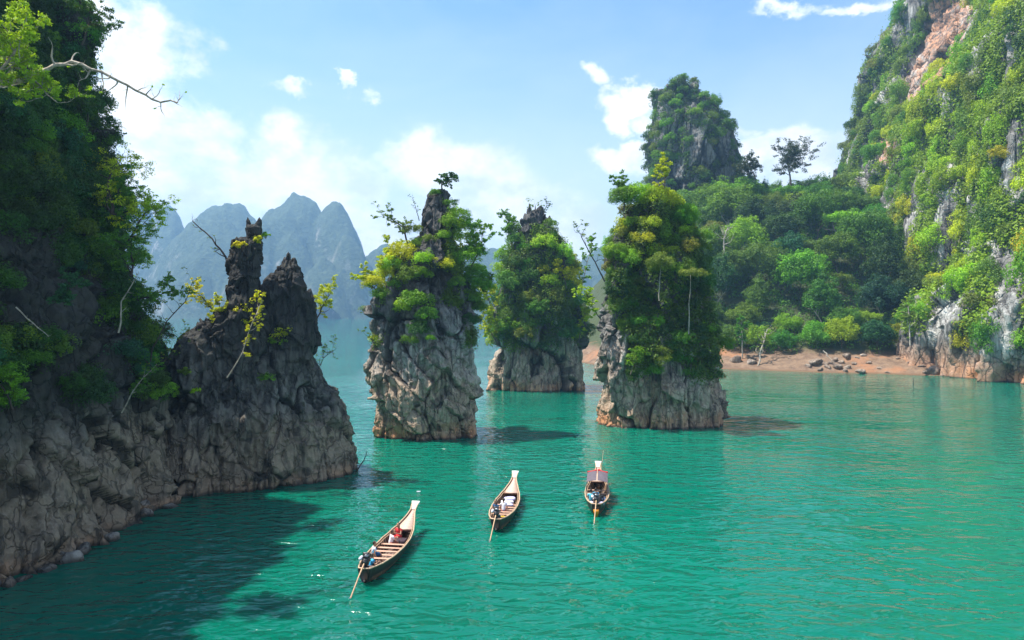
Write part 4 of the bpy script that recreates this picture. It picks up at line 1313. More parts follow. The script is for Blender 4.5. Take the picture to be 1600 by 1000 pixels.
# on the furthest pillar
G = 'trees on the furthest pillar'
path_tree([(850, 345, 126), (850, 330, 126), (855, 318, 126)], 461, 'dark green', 'bare twiggy tree by the jagged tip of the furthest pillar', M_BARK_DARK, 0.2, 0.09, 3.4, levels=3, nb=2, leaf=0.25, L=5, spray=.05, group=G)
path_tree([(800, 390, 124), (798, 365, 124), (795, 345, 124)], 462, 'mid green', 'upright green tree on the left shoulder of the furthest pillar', M_BARK, 1, 0.14, 6, levels=3, nb=2, leaf=0.3, L=12, spray=.055, group=G)
path_tree([(775, 500, 122), (765, 470, 122), (758, 455, 122)], 463, 'yellow-green', 'yellow-green tree hanging off the left edge of the furthest pillar', M_BARK, 1, 0.14, 6.6, levels=3, nb=2, leaf=0.3, L=13, spray=.055, group=G)
path_tree([(778, 540, 121), (765, 515, 121), (762, 495, 121)], 464, 'yellow-green', 'lower yellow-green tree on the left edge of the furthest pillar', M_BARK, 1, 0.12, 6.0, levels=3, nb=2, leaf=0.3, L=13, spray=.055, group=G)
path_tree([(905, 500, 124), (908, 450, 124), (918, 410, 124), (925, 380, 124)], 465, 'bright green', 'tall thin airy tree between the furthest and the widest pillar', M_BARK_PALE, 0.6, 0.13, 6.0, levels=3, nb=2, leaf=0.3, L=9, spray=.05, group=G)
path_tree([(885, 450, 120), (880, 430, 120), (870, 420, 120)], 466, 'golden', 'golden-leaved tree on the right side of the furthest pillar', M_BARK, 1, 0.12, 5.0, levels=3, nb=2, leaf=0.3, L=12, spray=.055, group=G)
path_tree([(905, 530, 121), (910, 500, 121), (915, 490, 121)], 467, 'yellow-green', 'yellow tree low on the right edge of the furthest pillar', M_BARK, .9, 0.12, 5.0, levels=3, nb=2, leaf=0.3, L=12, spray=.055, group=G)
# on the widest pillar
G = 'trees on the widest pillar'
path_tree([(945, 440, 84), (930, 410, 84), (910, 372, 84), (902, 358, 84)], 471, 'olive', 'bare curved limbs leaning off the upper left of the widest pillar', M_BARK_DARK, 0.35, 0.10, 4.4, levels=3, nb=1, leaf=0.2, L=8, spray=.05, group=G)
path_tree([(940, 500, 83.5), (925, 480, 83.5), (915, 455, 83.5)], 472, 'lime', 'loose lime-green tree against the water on the left of the widest pillar', M_BARK_DARK, 0.8, 0.08, 4.4, levels=3, nb=2, leaf=0.2, L=9, spray=.05, group=G)
path_tree([(1036, 330, 84), (1038, 290, 84), (1040, 262, 84)], 473, 'yellow-green', 'slim yellow-green tree rising above the widest pillar before the tower', M_BARK, 1, 0.13, 5.0, levels=3, nb=2, leaf=0.22, L=13, spray=.05, group=G)
path_tree([(975, 330, 85), (975, 305, 85), (968, 290, 85)], 474, 'mid green', 'green tree on the upper left corner of the widest pillar', M_BARK, 1, 0.12, 4.6, levels=3, nb=2, leaf=0.22, L=13, spray=.055, group=G)
path_tree([(1076, 522, 79.3), (1077, 475, 79.3), (1080, 430, 79.3)], 475, 'olive', 'umbrella tree with a long pale straight stem on the widest pillar', M_BARK_PALE, 1, 0.085, 2.6, levels=2, nb=0, leaf=0.2, L=10, spray=.08, group=G)
path_tree([(1030, 470, 79.5), (1030, 440, 79.5), (1032, 418, 79.5)], 476, 'olive', 'shorter umbrella tree left of the pale straight stem', M_BARK_PALE, 1, 0.08, 3.0, levels=2, nb=1, leaf=0.2, L=12, spray=.08, group=G)
path_tree([(985, 585, 80), (990, 565, 80), (1000, 552, 80)], 477, 'bright green', 'bright leafy sapling at the foliage hem of the widest pillar', M_BARK, 1, 0.07, 3.4, levels=3, nb=2, leaf=0.22, L=10, spray=.06, group=G)
for i, (px, py, r, tone, lab, mi) in enumerate([(1080, 428, 2.0, 'olive', 'umbrella crown bush beside the long pale stem', 7), (1033, 415, 1.8, 'olive', 'rounded olive crown bush over the shorter umbrella tree', 0),
                                               (972, 312, 1.9, 'mid green', 'mid green bush on the top left corner of the widest pillar', 1), (1000, 308, 2.1, 'lime', 'lime bush on the flat top of the widest pillar', 2),
                                               (1040, 315, 2.2, 'yellow-green', 'yellow-green bush on the flat top of the widest pillar', 3), (1068, 340, 2.0, 'bright green', 'bright bush at the top right corner of the widest pillar', 4)]):
    b = W(px, py, 84.5 if py < 400 else 79)
    o = link('pillar_bush', CROWNS[mi], None, None, b - np.array([0, 0, r * .5]), PAL[tone]); o.scale = (r, r, r)
    tag(o, lab, 'shrub', 'crown bushes on the widest pillar')

# dead wood ----------------------------------------------------------
path_tree([(551, 745, 60), (558, 735, 60), (568, 722, 60), (574, 705, 60)], 481, 'olive', 'dead forked branch sticking out of the water beside the crag', M_BARK_DARK, 0, 0.085, 1.0, levels=1, nb=0, name='dead_branch')
path_tree([(551, 745, 60), (553, 725, 60), (557, 712, 60)], 482, 'olive', 'thin dead stick standing beside the forked branch at the crag', M_BARK_DARK, 0, 0.05, 0.8, levels=1, nb=0, name='dead_branch')
path_tree([(1183, 576, 166), (1192, 540, 168), (1199, 515, 170)], 483, 'olive', 'leaning pale dead trunk rising from the soil bank', M_BARK_PALE, 0.35, 0.28, 9.0, levels=2, nb=2, name='dead_tree', leaf=.4, L=8, spray=.05)
path_tree([(1160, 560, 172), (1160, 530, 172), (1159, 505, 172)], 484, 'mid green', 'straight thin pale trunk at the forest edge near the widest pillar', M_BARK_PALE, 1, 0.2, 7.0, levels=3, nb=2, name='shore_tree', leaf=.4, L=10, spray=.05)
path_tree([(1422, 540, 150), (1421, 510, 151), (1420, 480, 152)], 485, 'olive', 'thin pale trunk standing near the cliff end of the forest', M_BARK_PALE, .8, 0.18, 7.0, levels=3, nb=2, name='shore_tree', leaf=.4, L=10, spray=.05)
path_tree([(1130, 400, 200), (1132, 375, 200), (1138, 355, 200)], 486, 'olive', 'bleached leafless tree among dark crowns near the widest pillar', M_BARK_PALE, .0, 0.35, 14.0, levels=3, nb=2, name='dead_tree')
path_tree([(1427, 606, 133), (1427, 590, 133)], 487, 'olive', 'short dark stake standing in the water near the cliff', M_BARK_DARK, 0, 0.12, 0.1, levels=1, nb=0, name='mooring_stake')
path_tree([(1395, 575, 157), (1410, 576, 155.5), (1425, 582, 153.5), (1440, 585, 151)], 488, 'olive', 'bleached driftwood log lying across the beach', M_BARK_PALE, 0, 0.22, 3.5, levels=1, nb=1, name='driftwood_log')
path_tree([(1286, 548, 163), (1293, 555, 162), (1300, 563, 161)], 489, 'olive', 'short pale fallen trunk above the boulder heap', M_BARK_PALE, 0, 0.18, 1.5, levels=1, nb=1, name='driftwood_log')


# ------------------------------------------------------------------ boulders
def boulder_mesh(seed, flat=0.6):
    rgx = np.random.default_rng(seed)
    n, m_ = 16, 24
    th = np.linspace(0.02, math.pi - 0.02, n); ph = np.linspace(0, 2 * math.pi, m_, endpoint=False)
    T, Ph = np.meshgrid(th, ph, indexing='ij')
    D = np.stack([np.sin(T) * np.cos(Ph), np.sin(T) * np.sin(Ph), np.cos(T)], -1)[::-1]
    q = D.reshape(-1, 3)
    r = 1 + 0.25 * fbm(q * 1.3 + seed, 3, seed)
    for _ in range(9):   # broken faces
        nrm = norm(rgx.normal(size=3)); h = rgx.uniform(0.55, 0.85)
        dd = q @ nrm
        r = np.where(dd * r > h, h / np.maximum(dd, 1e-3), r)
    r = r + 0.05 * fbm(q * 5, 2, seed + 5)
    P = (q * r[:, None] * np.array([1, 0.85, flat])).reshape(n, m_, 3)
    me = mesh_np('boulder', P.reshape(-1, 3), ring_faces(n, m_), False, {'cav': np.zeros(n * m_), 'ochre': np.zeros(n * m_)})
    return me


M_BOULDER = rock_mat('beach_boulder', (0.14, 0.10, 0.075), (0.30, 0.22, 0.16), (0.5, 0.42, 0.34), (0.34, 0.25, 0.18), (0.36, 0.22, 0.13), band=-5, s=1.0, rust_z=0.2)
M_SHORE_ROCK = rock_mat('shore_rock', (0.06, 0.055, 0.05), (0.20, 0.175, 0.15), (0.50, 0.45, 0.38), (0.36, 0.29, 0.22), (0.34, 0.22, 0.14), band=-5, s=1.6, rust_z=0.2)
BM = [boulder_mesh(700 + i, 0.55 + 0.07 * i) for i in range(5)]
BM2 = [m_.copy() for m_ in BM]
for m_ in BM: m_.materials.append(M_BOULDER)
for m_ in BM2: m_.materials.append(M_SHORE_ROCK)
rg = np.random.default_rng(71)
items = []
beach = [(1276, 563, 13), (1305, 561, 7), (1300, 567, 6), (1310, 572, 8), (1324, 556, 8), (1341, 558, 5), (1295, 573, 6), (1283, 577, 5), (1325, 574, 6), (1322, 579, 5), (1345, 579, 9), (1358, 566, 5), (1375, 575, 4), (1336, 568, 4), (1462, 578, 11), (1482, 575, 9),
         (1452, 581, 8), (1476, 588, 6), (1500, 580, 13), (1520, 584, 7), (1440, 571, 6), (1425, 566, 5), (1175, 565, 9), (1150, 562, 10), (1350, 555, 5), (1405, 560, 4), (1388, 582, 4), (1264, 571, 6), (1316, 566, 5), (1290, 568, 5)]
for i, (px, py, rp) in enumerate(beach):
    # walk the ray until it meets the shore
    best = None
    for Y in np.linspace(138, 185, 240):
        q = W(px, py + rp * .4, Y)
        z = float(slope_z(np.array([q[0]]), np.array([q[1]]))[0])
        if z >= q[2]:
            best = q; break
    if best is None: best = W(px, py, CAMZ * F / (py - HZ))
    r = rp / F * best[1] * 1.15
    o = link('boulder', BM[i % 5], None, None, best + np.array([0, 0.3, r * .15]))
    o.scale = (r, r, r * rg.uniform(.8, 1.1)); o.rotation_euler = (rg.uniform(-.2, .2), rg.uniform(-.2, .2), rg.uniform(0, 6.28))
    tag(o, None, 'boulder', 'boulders on the soil beach')
    items.append((o, px, py, 'brown', 'flat broken' if rp > 6 else 'small angular'))
label_all(items, [("the leaning pale trunk", 1190, 550), ("the boulder heap's top", 1322, 552), ("the driftwood log", 1415, 578), ("the orange soil patch", 1240, 575), ("the cliff end of the beach", 1480, 570)], 'boulder')
items = []
mm = (LC.V[:, 2] > -0.3) & (LC.V[:, 2] < 0.9) & (LC.front > -0.1) & (LC.p[:, 0] > -40) & (LC.p[:, 0] < 285)
ids = np.where(mm)[0]
rg.shuffle(ids)
pts = []
for k in ids:
    q = LC.V[k]
    r = rg.uniform(0.35, 0.9)
    if all(((q[:2] - a[:2]) ** 2).sum() > (0.7 * (r + b)) ** 2 for a, b in pts):
        pts.append((q, r))
    if len(pts) >= 15: break
for i, (q, r) in enumerate(pts):
    o = link('shore_rock', BM2[i % 5], None, None, (q[0] + 0.05, q[1] - .05, rg.uniform(-.15, .1)))
    o.scale = (r, r, r * rg.uniform(.9, 1.4)); o.rotation_euler = (rg.uniform(-.3, .3), rg.uniform(-.3, .3), rg.uniform(0, 6.28))
    tag(o, None, 'boulder', 'pale rocks along the waterline of the shaded cliff')
    p = PX(q)
    items.append((o, p[0], p[1], 'pale', 'chunky' if r > .6 else 'small knobbly'))
label_all(items, [("the frame corner of the cliff foot", 20, 900), ("the middle of the cliff foot", 120, 870), ("the end of the cliff foot", 245, 815)], 'waterline rock')

# ------------------------------------------------------------------ boats, engines, people
M_HULL = simple_mat('hull_tarred_wood', (0.035, 0.022, 0.018), 0.45, 0.2, 5)
M_RAIL = simple_mat('rail_pale_wood', (0.62, 0.42, 0.26), 0.5, 0.15, 9, stretch=(4, .6, 4))
M_PLANK = simple_mat('bench_wood', (0.62, 0.36, 0.24), 0.55, 0.2, 9, stretch=(.6, 5, 4))
M_DECK = simple_mat('deck_pink_wood', (0.66, 0.47, 0.36), 0.55, 0.18, 9, stretch=(5, .6, 4))
M_INNER = simple_mat('inner_hull_wood', (0.20, 0.10, 0.06), 0.6, 0.3, 6)
M_FLOOR = simple_mat('floor_boards', (0.26, 0.17, 0.13), 0.6, 0.3, 6, stretch=(5, .6, 4))
M_HEAD = simple_mat('bow_board_paint', (0.86, 0.80, 0.72), 0.35, 0.06, 6)
M_PINK = simple_mat('bow_board_pink', (0.80, 0.45, 0.36), 0.4, 0.1, 6)
M_ENG = simple_mat('engine_black', (0.02, 0.02, 0.022), 0.35, 0.3, 12)
M_STEEL = simple_mat('engine_steel', (0.35, 0.35, 0.36), 0.3, 0.15, 14, metal=0.9)
M_POLE = simple_mat('shaft_pole', (0.55, 0.33, 0.18), 0.5, 0.15, 9)
M_ORANGE = simple_mat('orange_paint', (0.85, 0.30, 0.02), 0.5, 0.15, 6)
M_CANOPY = simple_mat('grey_canopy', (0.12, 0.095, 0.11), 0.8, 0.15, 6)
M_REDC = simple_mat('red_cloth', (0.60, 0.03, 0.03), 0.8, 0.15, 8)
M_YELLOW = simple_mat('yellow_cloth', (0.85, 0.50, 0.03), 0.8, 0.1, 8)
M_WHITE = simple_mat('white_cloth', (0.78, 0.76, 0.80), 0.8, 0.08, 8)
M_LILAC = simple_mat('lilac_cloth', (0.55, 0.52, 0.72), 0.8, 0.1, 8)
M_BLUE = simple_mat('light_blue_cloth', (0.05, 0.42, 0.68), 0.8, 0.1, 8)
M_NAVY = simple_mat('navy_cloth', (0.012, 0.075, 0.18), 0.8, 0.15, 8)
M_TEAL = simple_mat('teal_cloth', (0.02, 0.14, 0.16), 0.8, 0.15, 8)
M_DARKC = simple_mat('dark_cloth', (0.03, 0.028, 0.03), 0.85, 0.2, 8)
M_SKIN = simple_mat('skin', (0.42, 0.22, 0.13), 0.55, 0.06, 8)
M_HAIR = simple_mat('hair', (0.04, 0.02, 0.012), 0.5, 0.3, 20)


def box_vf(c, s, rot=None, bev=0.0):
    c = np.asarray(c, float); s = np.asarray(s, float) / 2
    q = np.array([(x, y, z) for z in (-1, 1) for y in (-1, 1) for x in (-1, 1)], float) * s
    if rot is not None: q = q @ np.array(rot.to_matrix() if hasattr(rot, 'to_matrix') else rot).T
    return q + c, np.array([(0, 2, 3, 1), (4, 5, 7, 6), (0, 1, 5, 4), (2, 6, 7, 3), (0, 4, 6, 2), (1, 3, 7, 5)])


def add_part(name, vfs, mat, parent, smooth=False, bev=0.0, loc=(0, 0, 0)):
    V, Fc, o = [], [], 0
    for v, f in vfs:
        V.append(v); Fc.append(np.asarray(f) + o); o += len(v)
    ob = link(name, mesh_np(name, np.concatenate(V), np.concatenate(Fc), smooth), mat, parent, loc)
    if bev:
        m_ = ob.modifiers.new('bevel', 'BEVEL'); m_.width = bev; m_.segments = 1
    return ob


def capsule(p0, r0, p1, r1, sides=10):
    p0 = np.asarray(p0, float); p1 = np.asarray(p1, float)
    d = norm(p1 - p0); L = np.linalg.norm(p1 - p0)
    pts, rad = [], []
    for a in np.linspace(-math.pi / 2 + .05, 0, 4): pts.append(p0 + d * r0 * math.sin(a)); rad.append(r0 * math.cos(a))
    for a in np.linspace(0, math.pi / 2 - .05, 4): pts.append(p1 + d * r1 * math.sin(a)); rad.append(r1 * math.cos(a))
    A = norm(np.cross(d, [0.3, 0.2, 0.9] if abs(d[2]) < .85 else [1, .1, 0])); B = np.cross(d, A)
    th = np.linspace(0, 2 * math.pi, sides, endpoint=False)
    P = np.array(pts)[:, None] + (A[None] * np.cos(th)[:, None] + B[None] * np.sin(th)[:, None])[None] * np.array(rad)[:, None, None]
    n = len(pts)
    V = np.concatenate([P.reshape(-1, 3), [pts[0]], [pts[-1]]])
    F4 = ring_faces(n, sides)
    a = np.arange(sides)
    c0 = np.stack([(a + 1) % sides, a, np.full(sides, n * sides), np.full(sides, n * sides)], 1)
    c1 = np.stack([(n - 1) * sides + a, (n - 1) * sides + (a + 1) % sides, np.full(sides, n * sides + 1), np.full(sides, n * sides + 1)], 1)
    return V, [tuple(f) for f in F4] + [tuple(f[:3]) for f in c0] + [tuple(f[:3]) for f in c1]


def blend(name, caps, voxel, mat, parent):
    """one continuous skin grown over tapered limbs"""
    V, Fc, o = [], [], 0
    for c in caps:
        v, f = capsule(*c)
        V += [tuple(x) for x in v]; Fc += [tuple(i + o for i in t) for t in f]; o += len(v)
    me = bpy.data.meshes.new(name)
    me.from_pydata(V, [], Fc)
    ob = link(name, me, mat, parent)
    m_ = ob.modifiers.new('skin', 'REMESH'); m_.mode = 'VOXEL'; m_.voxel_size = voxel; m_.use_smooth_shade = True
    sm = ob.modifiers.new('soft', 'SMOOTH'); sm.factor = 0.5; sm.iterations = 2
    dg = bpy.context.evaluated_depsgraph_get()
    me2 = bpy.data.meshes.new_from_object(ob.evaluated_get(dg))
    ob.modifiers.clear()
    ob.data = me2
    me2.name = name
    if not me2.materials: me2.materials.append(mat)
    return ob


def person(parent_loc, rz, label, group, s=1.0, lean=0.06, pose='sit', shirt=M_WHITE, legs=M_DARKC, dress=None, arms='knees', hair_long=False, turn=0.0, vest=None):
    r = empty('person', parent_loc, rz)
    r.scale = (s, s, s)
    L = lean
    if pose == 'stand':
        hip, kn, an, toe, dz = 0.86, (0.10, 0.03, 0.47), (0.10, -0.02, 0.07), (0.11, 0.16, 0.03), 0.80
    elif pose == 'crouch':
        hip, kn, an, toe, dz = 0.18, (0.17, 0.34, 0.42), (0.13, 0.16, 0.06), (0.14, 0.34, 0.03), 0.12
    else:
        hip, kn, an, toe, dz = 0.44, (0.12, 0.42, 0.47), (0.12, 0.46, 0.07), (0.12, 0.62, 0.03), 0.38
    pel = np.array([0, 0, hip]); chest = np.array([0, L * 0.8, hip + 0.34]); nk = np.array([0, L, hip + 0.52]); hd = np.array([0, L + 0.03, hip + 0.68])
    caps = [((-.07, 0, hip), .115, (.07, 0, hip), .115), (pel, .125, chest, .135), ((-.10, L * .8, hip + .40), .085, (.10, L * .8, hip + .40), .085),
            (chest, .10, nk, .052), (nk, .05, hd - [0, 0, .05], .05), (hd - [0, 0, .03], .085, hd + [0, -.01, .05], .092),
            (hd + [0, .06, -.06], .045, hd + [0, .07, -.05], .04), (hd + [0, .09, -.005], .014, hd + [0, .108, -.02], .014)]
    for sx in (-1, 1):
        sh = np.array([.18 * sx, L * .85, hip + .42])
        if arms == 'knees': el, wr = np.array([.24 * sx, L + .13, hip + .17]), np.array([.14 * sx, L + .36, hip + .14])
        elif arms == 'tiller' and sx < 0: el, wr = np.array([.30 * sx, L - .08, hip + .22]), np.array([.40 * sx, L - .28, hip + .24])
        elif arms == 'down': el, wr = np.array([.24 * sx, L - .02, hip + .15]), np.array([.23 * sx, L + .08, hip - .08])
        else: el, wr = np.array([.25 * sx, L + .12, hip + .20]), np.array([.10 * sx, L + .30, hip + .28])
        caps += [(sh, .058, el, .043), (el, .042, wr, .028)]
        d = norm(wr - el); side = norm(np.cross(d, [0, 0, 1]))
        palm = wr + d * .07
        caps.append((wr, .028, palm, .034))
        for k in range(4):
            a = palm + side * (k - 1.5) * .019; fl = (.060, .072, .068, .052)[k]
            b = a + d * fl * .55 - np.array([0, 0, .006]); c = b + (d * .7 - np.array([0, 0, .6])) * fl * .5
            caps += [(a, .0105, b, .0095), (b, .0095, c, .0085)]
        caps.append((wr + d * .03 - side * .025 * sx, .012, wr + d * .07 - side * .055 * sx, .010))
        caps.append((hd + np.array([.088 * sx, 0, .0]), .018, hd + np.array([.095 * sx, -.005, .025]), .018))
        hp = np.array([.09 * sx, 0, hip]); K = np.array([kn[0] * sx, kn[1], kn[2]]); A = np.array([an[0] * sx, an[1], an[2]]); T = np.array([toe[0] * sx, toe[1], toe[2]])
        caps += [(hp, .088, K, .058), (K, .056, A, .036), (A - [0, .03, .01], .036, T, .028)]
    blend('body', caps, 0.0165, M_SKIN, r)
    # clothes sit a little proud of the skin
    top = [(pel + [0, 0, .05], .140, chest, .150), ((-.11, L * .8, hip + .41), .098, (.11, L * .8, hip + .41), .098)]
    for sx in (-1, 1):
        sh = np.array([.18 * sx, L * .85, hip + .42]); el = np.array([.24 * sx, L + .05, hip + .22])
        top.append((sh, .074, sh + (el - sh) * .55, .064))
    if dress:
        low = []
        for sx in (-1, 1):
            K = np.array([kn[0] * sx * .8, kn[1] * .85, kn[2]])
            low += [((.07 * sx, 0, hip), .13, K, .115), (K, .11, (kn[0] * sx, an[1] * .9, an[2] + .16), .10)]
        blend('dress', top + low + [((-.08, 0, hip), .135, (.08, 0, hip), .135)], 0.02, dress, r)
    else:
        blend('shirt', top, 0.024, shirt, r)
        low = [((-.07, 0, hip), .128, (.07, 0, hip), .128)]
        for sx in (-1, 1):
            K = np.array([kn[0] * sx, kn[1], kn[2]]); hp = np.array([.09 * sx, 0, hip])
            low.append((hp, .102, hp + (K - hp) * .85, .076))
        blend('trousers', low, 0.024, legs, r)
        if vest is not None:
            blend('vest', [(pel + [.07, .015, .12], .12, chest + [.07, .02, .0], .125)], 0.018, vest, r)
    hc = [(hd + [0, -.025, .05], .098, hd + [0, -.03, .0], .088)]
    if hair_long: hc.append((hd + [0, -.06, 0], .07, hd + [0, -.10, -.22], .05))
    blend('hair', hc, 0.016, M_HAIR, r)
    for sx in (-1, 1):
        v, f = capsule(hd + [.032 * sx, .080, .012], .012, hd + [.036 * sx, .082, .012], .012, 6)
        me = bpy.data.meshes.new('eye'); me.from_pydata([tuple(x) for x in v], [], f); link('eye', me, M_ENG, r)
    return tag(r, label, 'person', group)


BL, BW = 9.0, 0.88


def hull_at(t):
    """t 0 stern .. 1 tip of the bow: half width, rail height, keel height, y"""
    w_ = float(np.interp(t, [0, .04, .12, .25, .42, .58, .72, .84, .92, .955, 1.0], [.30, .42, .62, .80, .88, .84, .66, .40, .20, .155, .20]))
    g = float(np.interp(t, [0, .12, .3, .5, .65, .78, .88, .95, 1.0], [.86, .76, .68, .66, .72, .88, 1.14, 1.42, 1.66]))
    k = float(np.interp(t, [0, .05, .2, .5, .7, .82, .9, .96, 1.0], [.10, -.05, -.22, -.28, -.22, .05, .62, 1.26, 1.60]))
    return w_, g, k, t * BL


def make_boat(loc, rz, label, bench_ts, stern_paint=None, floor_from=.10):
    b = empty('longtail_boat', loc, rz)
    n = 44
    ts = np.linspace(0, 1, n)
    # outer skin
    prof = [(1.0, 0.0), (.97, .22), (.86, .48), (.62, .74), (.30, .93), (0.0, 1.0)]
    ring = []
    for t in ts:
        w_, g, k, y = hull_at(t)
        row = [(w_ * a, y + (-.10 * (1 - f) if t == 0 else 0), g + (k - g) * f) for a, f in prof]
        row = [(-x, yy, z) for x, yy, z in row] + [q for q in row[::-1][1:]]
        ring.append(row)
    ring = np.array(ring); m_ = ring.shape[1]
    ii = (np.arange(n - 1)[:, None] * m_ + np.arange(m_ - 1)[None]).reshape(-1)
    Fq = np.stack([ii, ii + 1, ii + m_ + 1, ii + m_], 1)
    V = ring.reshape(-1, 3)
    tr = [(j, j + 1, m_ - 2 - j, m_ - 1 - j) for j in range(m_ // 2)]
    me = mesh_np('hull', V, np.concatenate([Fq, [t_ for t_ in tr if len(set(t_)) == 4]]), True)
    link('hull', me, M_HULL, b)
    # inner skin, set in by the plank thickness
    ring = []
    for t in ts[1:-6]:
        w_, g, k, y = hull_at(t)
        w_ = max(w_ - .035, .03); fl = max(k + .10, -.10)
        row = [(w_ * a, y, (g - .01) + (fl - g) * f) for a, f in [(1, 0), (.97, .3), (.87, .6), (.66, .88), (.4, 1.0), (0, 1.0)]]
        ring.append([(-x, yy, z) for x, yy, z in row] + [q for q in row[::-1][1:]])
    ring = np.array(ring); m2 = ring.shape[1]
    ii = (np.arange(len(ring) - 1)[:, None] * m2 + np.arange(m2 - 1)[None]).reshape(-1)
    link('inner_hull', mesh_np('inner_hull', ring.reshape(-1, 3), np.stack([ii, ii + m2, ii + m2 + 1, ii + 1], 1), True), M_INNER, b)
    # rails
    for sx in (-1, 1):
        P = np.array([(sx * (hull_at(t)[0]), hull_at(t)[3], hull_at(t)[1] + .012) for t in ts])
        vf = tube_mesh([(P, np.full(n, .042))], 6)
        add_part('rail', [vf], M_RAIL, b, True)
        P = np.array([(sx * (hull_at(t)[0] - .12), hull_at(t)[3], hull_at(t)[1] - .03) for t in ts[5:34]])
        add_part('inner_stringer', [tube_mesh([(P, np.full(len(P), .020))], 5)], M_RAIL, b, True)
        for t in np.linspace(.10, .80, 22):
            w_, g, k, y = hull_at(t)
            P = np.array([(sx * (w_ - .05) * a, y, g - .03 + (max(k + .12, -.08) - g) * f) for a, f in [(1, 0), (.96, .3), (.85, .6), (.62, .86)]])
            add_part('rib', [tube_mesh([(P, np.full(4, .024))], 4)], M_RAIL, b)
        add_part('stern_rail_end', [capsule_q((sx * .30, 0, .872), .042, (sx * .02, -.07, .872), .042)], M_RAIL, b, True)
    # floor boards
    for k_ in range(5):
        vs = []
        x0 = (k_ - 2) * .20
        ys = np.linspace(.8, 6.7, 12)
        for y0, y1 in zip(ys[:-1], ys[1:]):
            w_ = min(hull_at(y0 / BL)[0], hull_at(y1 / BL)[0])
            if abs(x0) + .1 > w_ * .72: continue
            vs.append(box_vf((x0, (y0 + y1) / 2, .005), (.185, y1 - y0, .02)))
        if vs: add_part('floor_board', vs, M_FLOOR, b)
    # benches
    for t in bench_ts:
        w_, g, k, y = hull_at(t)
        add_part('bench', [box_vf((0, y, g - .19), ((w_ - .05) * 2 * .97, .21, .035))], M_PLANK, b, bev=.008)
    # stern deck
    for k_ in range(4):
        t = .03 + k_ * .026; w_, g, _, y = hull_at(t)
        add_part('stern_deck_board', [box_vf((0, y, g - .17), ((w_ - .05) * 1.9, .20, .025))], M_FLOOR, b)
    # foredeck, narrowing to the raised head
    for k_ in range(12):
        t = .745 + k_ * .0185; w_, g, _, y = hull_at(t); w2, g2, _, y2 = hull_at(t + .0185)
        q = np.array([(-w_ * .93, y, g - .07), (w_ * .93, y, g - .07), (w2 * .93, y2 - .012, g2 - .07), (-w2 * .93, y2 - .012, g2 - .07)])
        V = np.concatenate([q, q - [0, 0, .03]])
        add_part('foredeck_board', [(V, np.array([(0, 1, 2, 3), (7, 6, 5, 4), (0, 4, 5, 1), (1, 5, 6, 2), (2, 6, 7, 3), (3, 7, 4, 0)]))], M_PINK if k_ in (9, 10) else M_DECK, b)
    w_, g, _, y = hull_at(.735)
    add_part('deck_beam', [box_vf((0, y, g - .10), (w_ * 1.85, .07, .12))], M_INNER, b)
    # flared head board
    rows = [(.955, .155, 1.43), (.975, .165, 1.55), (1.0, .215, 1.68), (1.022, .275, 1.80)]
    V = []
    for t, w_, z in rows:
        V += [(-w_, t * BL, z), (w_, t * BL, z), (w_, t * BL + .05, z - .05), (-w_, t * BL + .05, z - .05)]
    Fh = []
    for r_ in range(3):
        a = r_ * 4
        Fh += [(a, a + 1, a + 5, a + 4), (a + 1, a + 2, a + 6, a + 5), (a + 2, a + 3, a + 7, a + 6), (a + 3, a, a + 4, a + 7)]
    Fh += [(3, 2, 1, 0), (12, 13, 14, 15)]
    add_part('bow_head', [(np.array(V), np.array(Fh))], M_HEAD, b, bev=.01)
    if stern_paint:
        P = [(0.0, -.02, .10), (0, -.10, .86)]
        V = []
        for y, z, w_ in [(-.04, -.02, .05), (-.10, .25, .17), (-.14, .50, .19)]:
            V += [(-w_, y, z), (w_, y, z), (w_, y + .30, z), (-w_, y + .30, z)]
        Fh = []
        for r_ in range(2):
            a = r_ * 4
            Fh += [(a, a + 1, a + 5, a + 4), (a + 1, a + 2, a + 6, a + 5), (a + 2, a + 3, a + 7, a + 6), (a + 3, a, a + 4, a + 7)]
        Fh += [(3, 2, 1, 0), (8, 9, 10, 11)]
        add_part('painted_stern_post', [(np.array(V), np.array(Fh))], stern_paint, b)
    # engine on its pivot with the long propeller shaft
    e = link('engine', None, None, b) if False else None
    ev = [box_vf((0, .28, 1.18), (.30, .52, .26)), box_vf((0, .30, 1.36), (.20, .34, .14)), box_vf((0, .02, 1.16), (.22, .14, .20)), box_vf((0, .58, 1.20), (.24, .10, .18)),
          box_vf((0, .25, 1.00), (.12, .16, .24)), box_vf((0, .20, .86), (.34, .30, .06))]
    eng = add_part('engine', ev, M_ENG, b, bev=.02)
    add_part('air_filter', [capsule_q((-.16, .40, 1.46), .085, (.06, .40, 1.46), .085)], M_ENG, eng, True)
    add_part('exhaust_pipe', [tube_mesh([(np.array([(.15, .35, 1.25), (.26, .35, 1.28), (.28, .30, 1.50), (.27, .10, 1.56)]), np.full(4, .03))], 8)], M_STEEL, eng, True)
    add_part('fuel_can', [capsule_q((-.26, .12, 1.30), .09, (-.26, .34, 1.30), .09)], M_WHITE, eng, True)
    add_part('tiller_handle', [tube_mesh([(np.array([(0, .55, 1.22), (-.04, .95, 1.28), (-.10, 1.45, 1.22)]), np.full(3, .022))], 7)], M_STEEL, eng, True)
    for k_ in range(5):
        add_part('cooling_fin', [box_vf((0, .14 + k_ * .07, 1.42), (.26, .018, .10))], M_STEEL, eng)
    add_part('propeller_shaft', [tube_mesh([(np.array([(0, .0, 1.12), (-.04, -.6, .72), (-.12, -1.62, -.08)]), np.array([.045, .038, .034]))], 8)], M_POLE, eng, True)
